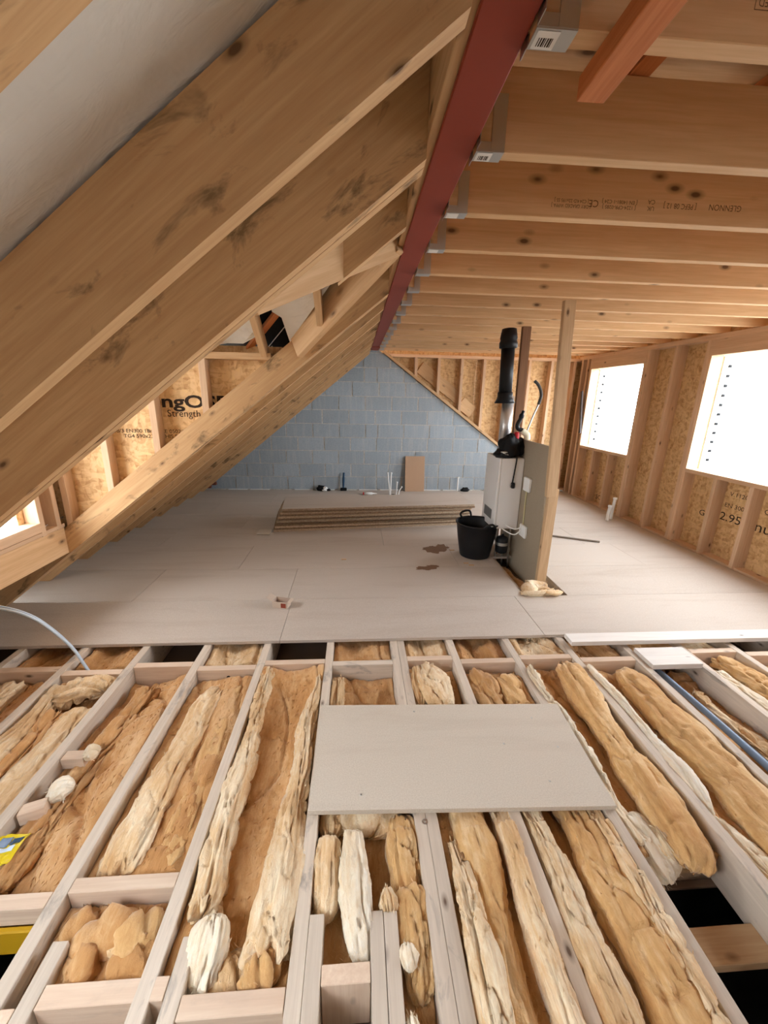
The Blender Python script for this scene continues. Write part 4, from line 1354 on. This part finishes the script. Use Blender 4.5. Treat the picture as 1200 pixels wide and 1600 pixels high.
bag = empty('tool_bag', (1.48, 3.86, 1.03), 'slumped black bag lying on top of the boiler', 'bag')
blob('bag_body', (1.47, 3.80, 1.125), (.105, .10, .125), BLACK, bag, 3)
blob('bag_flap', (1.43, 3.80, 1.065), (.10, .09, .05), BLACKP, bag, 9, .3)
blob('bag_side', (1.575, 3.83, 1.12), (.06, .08, .10), BLACK, bag, 5)
blob('foil_wrap', (1.425, 3.735, 1.075), (.05, .03, .025), GALV, bag, 7, .5)
tube('strap', [(1.40, 3.74, 1.06), (1.36, 3.73, 1.075), (1.335, 3.72, 1.06)], .008, BLACK, bag, 8)
gun = empty('torch_kit', (1.55, 3.82, 1.2), 'red and black nozzle with a curved hose on the bag', 'tool')
tube('red_body', [(1.535, 3.80, 1.20), (1.53, 3.80, 1.27)], .024, RED, gun, 12)
tube('elbow', [(1.585, 3.80, 1.29), (1.545, 3.80, 1.30), (1.53, 3.80, 1.33), (1.545, 3.80, 1.38)], .020, BLACKP, gun, 12)
tube('nozzle', [(1.545, 3.80, 1.37), (1.56, 3.80, 1.42), (1.575, 3.80, 1.47)], [.018, .024, .014], BLACKP, gun, 12)
tube('cream_cap', [(1.575, 3.80, 1.285), (1.63, 3.80, 1.25), (1.64, 3.80, 1.20)], .03, m_plain('cream_plastic', (222, 216, 190), .5), gun, 12)
tube('hose', [(1.64, 3.83, 1.27), (1.69, 3.84, 1.42), (1.73, 3.84, 1.53)], .008, GALV, gun, 8)
tube('hose_grip', [(1.73, 3.84, 1.53), (1.745, 3.84, 1.62), (1.71, 3.84, 1.70), (1.665, 3.84, 1.74)], .014, m_plain('grey_rubber', (70, 70, 68), .6), gun, 10)

# bucket
bu = empty('bucket', (1.235, 3.84, 0), 'black rubber tub bucket on the deck under the boiler', 'bucket')
lathe('tub', [(.15, .0), (.155, .01), (.185, .18), (.208, .345), (.218, .35), (.218, .362), (.205, .36), (.198, .345), (.175, .18), (.145, .015), (.0, .012)], BLACKP, (1.235, 3.84, 0), bu, 40)
tube('handle', [(1.12, 3.995, .35), (1.10, 4.0, .40), (1.15, 4.02, .425), (1.21, 4.04, .415), (1.225, 4.03, .355)], .011, BLACKP, bu, 10)
tube('handle', [(1.25, 3.64, .35), (1.28, 3.625, .385), (1.33, 3.63, .39), (1.36, 3.645, .35)], .011, BLACKP, bu, 10)

# stack of chipboard sheets, each with a tongue-and-groove edge
pf = [(-.3, -.0108), (.3, -.0108), (.3, -.004), (.308, -.0035), (.308, .0035), (.3, .004), (.3, .0108), (-.3, .0108), (-.3, .0045), (-.290, .0045), (-.290, -.0045), (-.3, -.0045)]
nv = len(pf)
gv_ = [(x, y, z) for x in (-1.2, 1.2) for (y, z) in pf]
GROOVED = mesh('grooved_board', gv_, [list(range(nv))[::-1], [nv + i for i in range(nv)]] + [[i, (i + 1) % nv, nv + (i + 1) % nv, nv + i] for i in range(nv)])
GROOVED.materials.append(CHIPE)
GROOVED_SHADED = GROOVED.copy()
GROOVED_SHADED.materials.clear()
GROOVED_SHADED.materials.append(CHIPE_SHADED)
rng = random.Random(21)
NS = 12
ang0 = math.atan2(4.843 - 4.564, 1.413 + .997)
for k in range(NS):
    a = ang0 + rng.uniform(-.004, .004) - .0015 * k
    z = .001 + .0226 * k
    sx_ = -.985 + .010 * k + rng.uniform(-.012, .012)
    sy_ = 4.575 + .004 * k + rng.uniform(-.02, .02)
    Mx = Matrix.Translation((sx_, sy_, z)) @ Matrix.Rotation(a, 4, 'Z') @ Matrix.Translation((1.2, .3, .011))
    where = 'bottom sheet' if k == 0 else ('top sheet' if k == NS - 1 else ('%s sheet from the bottom' % ORD[k]))
    st = empty('chipboard_sheet', (0, 0, 0), 'chipboard flooring stacked before the block wall, ' + where + ' of the stack', 'chipboard', 'stacked chipboard sheets')
    st.matrix_basis = Mx
    link('board', GROOVED_SHADED if k in (1, 3, 4, 6, 8, 10) else GROOVED, None, st, Mx)  # shaded copy on some sheets bands the stack light and dark
    if k == NS - 1:
        link('top_face', box_mesh(2.396, .596, .001, .0002, CHIP), None, st, Mx @ Matrix.Translation((0, 0, .0113)))
o = bx('board_offcut', -1.16, -1.0, 4.47, 4.62, .0005, .02, CHIP2, None, .006)
tag(o, 'small chipboard offcut on the deck at the left end of the stack', 'offcut')

# leaning board
o = empty('leaning_board', (1.0, 6.7, 0), 'brown board leaning upright against the block wall', 'board')
timber('board', (1.005, 6.722, .0), (1.002, 6.800, .60), .335, .018, MDF, o, (0, 1, 0))
# white plastic pipes
def wpipe(pts, lab, r=.011, grp='white plastic pipe stubs'):
    p = tube('pipe_stub', pts, r, WHITEP, None, 10)
    lathe('pipe_cap', [(r * 1.35, -.012), (r * 1.35, .012)], WHITEP, pts[-1], p, 12)
    tag(p, lab, 'pipe', grp)


wpipe([(.555, 6.48, -.02), (.54, 6.48, .15), (.515, 6.49, .36)], 'tall white pipe leaning left near the block wall')
wpipe([(.565, 6.48, -.02), (.567, 6.48, .15), (.573, 6.49, .36)], 'tall white pipe crossing the leaning one')
wpipe([(.663, 6.476, -.02), (.667, 6.476, .1), (.672, 6.476, .21)], 'short straight white pipe beside the crossed pair', .010)
wpipe([(.70, 6.476, -.02), (.715, 6.476, .07), (.75, 6.476, .13)], 'short curved white pipe left of the leaning board', .010)
wpipe([(1.767, 6.77, -.02), (1.77, 6.77, .1), (1.775, 6.78, .24)], 'white pipe stub behind the boiler by the block wall', .013)
wpipe([(3.43, 5.03, -.02), (3.43, 5.03, .1), (3.44, 5.03, .20)], 'shorter grey-white pipe by the right stud wall', .02, 'pipes by the right wall')
wpipe([(3.53, 5.10, -.02), (3.53, 5.10, .1), (3.54, 5.10, .29)], 'taller grey-white pipe by the right stud wall', .02, 'pipes by the right wall')
o = lathe('pipe_collar', [(.03, 0), (.035, .004), (.02, .01)], BLACK, (.61, 6.46, 0), None, 14)
tag(o, 'small black ring on the deck between the white pipes', 'ring')

# club hammer standing on its head
hm = empty('club_hammer', (-.218, 6.76, 0), 'club hammer with a dark blue handle standing on its head', 'hammer')
bx('hammer_head', -.275, -.165, 6.735, 6.785, .001, .05, BLACK, hm, .01)
tube('handle', [(-.225, 6.76, .04), (-.222, 6.765, .15), (-.216, 6.775, .31)], [.014, .018, .02, .017], BLUE, hm, 12)
# glove and rag
gv = empty('work_glove', (-.58, 6.74, 0), 'black and white work glove on the deck by the block wall', 'glove')
blob('glove_palm', (-.60, 6.74, .045), (.07, .05, .055), BLACK, gv, 2, .4)
blob('glove_cuff', (-.535, 6.73, .05), (.045, .045, .025), WHITEP, gv, 6, .4)
blob('glove_back', (-.545, 6.72, .018), (.045, .04, .022), WHITEP, gv, 16, .3)
blob('glove_finger', (-.475, 6.72, .02), (.035, .03, .022), BLACK, gv, 8, .3)
o = empty('dark_rag', (1.9, 6.74, 0), None, None)
tag(o, 'dark crumpled scrap lying by the block wall behind the boiler', 'scrap')
blob('cloth', (1.90, 6.74, .03), (.075, .04, .038), BLACK, o, 12, .4)
# sealant tube
sl = empty('sealant_tube', (.2, 6.46, 0), 'white sealant cartridge with a red end lying on the deck', 'cartridge')
Rx = Matrix.Rotation(RP, 4, 'Y')
lathe('cartridge', [(.022, 0), (.022, .14), (.01, .15), (.008, .2), (.004, .22)], WHITEP, (.12, 6.46, .0225), sl, 16, True, Rx)
lathe('red_end', [(.0225, 0), (.0225, .02)], RED, (.105, 6.46, .0228), sl, 16, True, Rx)
# cardboard box of screws
cbx = empty('cardboard_box', (-.57, 2.80, 0), 'small open cardboard screw box on the deck', 'box')
Rz = Matrix.Translation((-.575, 2.82, 0)) @ Matrix.Rotation(-.25, 4, 'Z')


def lb(name, x0, x1, y0, y1, z0, z1, mat, rot=None):
    Mx = Rz @ Matrix.Translation(((x0 + x1) / 2, (y0 + y1) / 2, (z0 + z1) / 2))
    if rot is not None:
        Mx = Mx @ rot
    return link(name, box_mesh(x1 - x0, y1 - y0, z1 - z0, .0005, mat), None, cbx, Mx)


lb('base', -.06, .06, -.04, .04, .001, .003, CARD)
lb('side', -.06, .06, -.04, -.0385, .003, .055, CARD)
lb('side', -.06, .06, .0385, .04, .003, .055, CARD)
lb('side', -.06, -.0585, -.04, .04, .003, .055, CARD)
lb('side', .0585, .06, -.04, .04, .003, .055, CARD)
lb('printed_patch', .01, .05, -.041, -.0402, .008, .045, CARDR)
lb('flap', -.11, -.06, -.04, .04, .066, .0675, CARD, Matrix.Rotation(.5, 4, 'Y'))
lb('flap', .06, .085, -.04, .04, .053, .0545, CARD, Matrix.Rotation(.3, 4, 'Y'))
lb('contents', -.055, .055, -.036, .036, .003, .012, CARDR)
# rod on the deck right of the post
o = tube('metal_rod', [(2.25, 4.42, .012), (2.5, 4.30, .012), (2.80, 4.165, .012)], .011, m_plain('rod_grey', (120, 108, 96), .5), None, 8)
tag(o, 'thin grey-brown rod lying on the deck right of the post', 'rod')
o = bx('timber_offcut', 1.95, 2.12, 4.50, 4.54, .0005, .02, W_NEW)
tag(o, 'short timber offcut lying behind the post on the deck', 'offcut')
# cables at the left
o = tube('cable', [(-1.60, 2.185, -.12), (-1.639, 2.19, -.053), (-1.697, 2.2, .075), (-1.783, 2.2, .196), (-1.887, 2.2, .296), (-2.048, 2.2, .358), (-2.3, 2.21, .37)], .0075, CABLE, None, 10)
tag(o, 'thick pale blue cable arching out of the floor at the left', 'cable')
o = tube('cable', [(-1.605, 2.19, -.12), (-1.648, 2.205, -.045), (-1.71, 2.215, .085), (-1.80, 2.215, .212), (-1.905, 2.215, .308), (-2.06, 2.215, .366), (-2.3, 2.23, .372)], .004, CABLE, None, 8)
tag(o, 'thin pale cable running along the thick blue one', 'cable')
# damp stains and crumbs
def stain(c, rx, ry, seed, lab):
    n = 40
    vs = [(0, 0, .0)]
    for k in range(n):
        a = 2 * math.pi * k / n
        r = 1 + .55 * noise.noise((math.cos(a) * 1.6 + seed, math.sin(a) * 1.6, seed)) + .25 * noise.noise((math.cos(a) * 5, math.sin(a) * 5 + seed, 1))
        vs.append((rx * r * math.cos(a), ry * r * math.sin(a), 0))
    fs = [[0, 1 + k, 1 + (k + 1) % n] for k in range(n)]
    o = link('damp_stain', mesh('stain', vs, fs), DAMP, None, Matrix.Translation((c[0], c[1], .0012 + seed * .00004)))
    tag(o, lab, 'stain', 'stains on the deck')


stain((.82, 3.99), .12, .10, 2, 'larger damp brown patch on the deck left of the bucket')
stain((.93, 4.03), .07, .09, 5, 'damp brown patch on the deck touching the larger one')
stain((.66, 3.50), .10, .045, 8, 'small elongated damp patch nearer the viewer')
stain((.74, 3.54), .06, .035, 14, 'small round damp patch beside the elongated one')
for k, (x, y) in enumerate(((1.06, 3.60), (1.10, 3.55), (-.15, 3.72), (1.0, 3.95))):
    o = bx('wood_chip', x, x + .05, y, y + .016, .0003, .006, W_NEW, None, .001)
    tag(o, 'tiny pale wood chip on the deck ' + ['beside the bucket', 'in front of the bucket', 'in the middle of the open floor', 'by the damp patch'][k], 'wood chip', 'wood chips')
# white scrap between wall and rafters on the far left, broken brick
o = tube('foam_strip', [(-2.42, 6.72, .20), (-2.30, 6.72, .29)], .03, WHITEP, None, 10)
tag(o, 'white foam scrap tucked under the farthest rafter foot', 'scrap')
for k, (x, z) in enumerate(((-2.55, .02), (-2.46, .075), (-2.50, .13))):
    o = timber('brick', (x - .1, 6.80, z + .025), (x + .1, 6.80, z + .035), .06, .05, BRICK, None)
    tag(o, 'broken red brick at the foot of the block wall, ' + ['lowest', 'middle', 'topmost'][k] + ' of three', 'brick', 'broken bricks')
# print on the right-hand sheathing
for (s, y, z, sz, X, Y) in (('2.95', 3.69, .435, .12, (0, -1, 0), (0, 0, 1)), ('num', 3.28, .44, .14, (0, -1, 0), (0, 0, 1)), ('SO', 5.93, .10, .10, (0, -1, 0), (0, 0, 1)),
                            ('G', 4.03, .40, .09, (0, -1, 0), (0, 0, 1)), ('V.1120', 3.66, .68, .06, (0, -1, 0), (0, 0, 1)), ('EN 300', 3.68, .56, .06, (0, -1, 0), (0, 0, 1)), ('OSB', 3.30, .60, .07, (0, -1, 0), (0, 0, 1))):
    text('printed_lettering', s, (XO - .0008, y, z), sz, INK, wr, X, Y, 1.2)
o = timber('spirit_level', (3.69, 6.50, 1.05), (3.66, 6.57, 1.72), .05, .02, m_plain('level_grey', (84, 78, 78), .5), None, (1, 0, 0))
tag(o, 'dark grey level leaning in the far right corner', 'level')
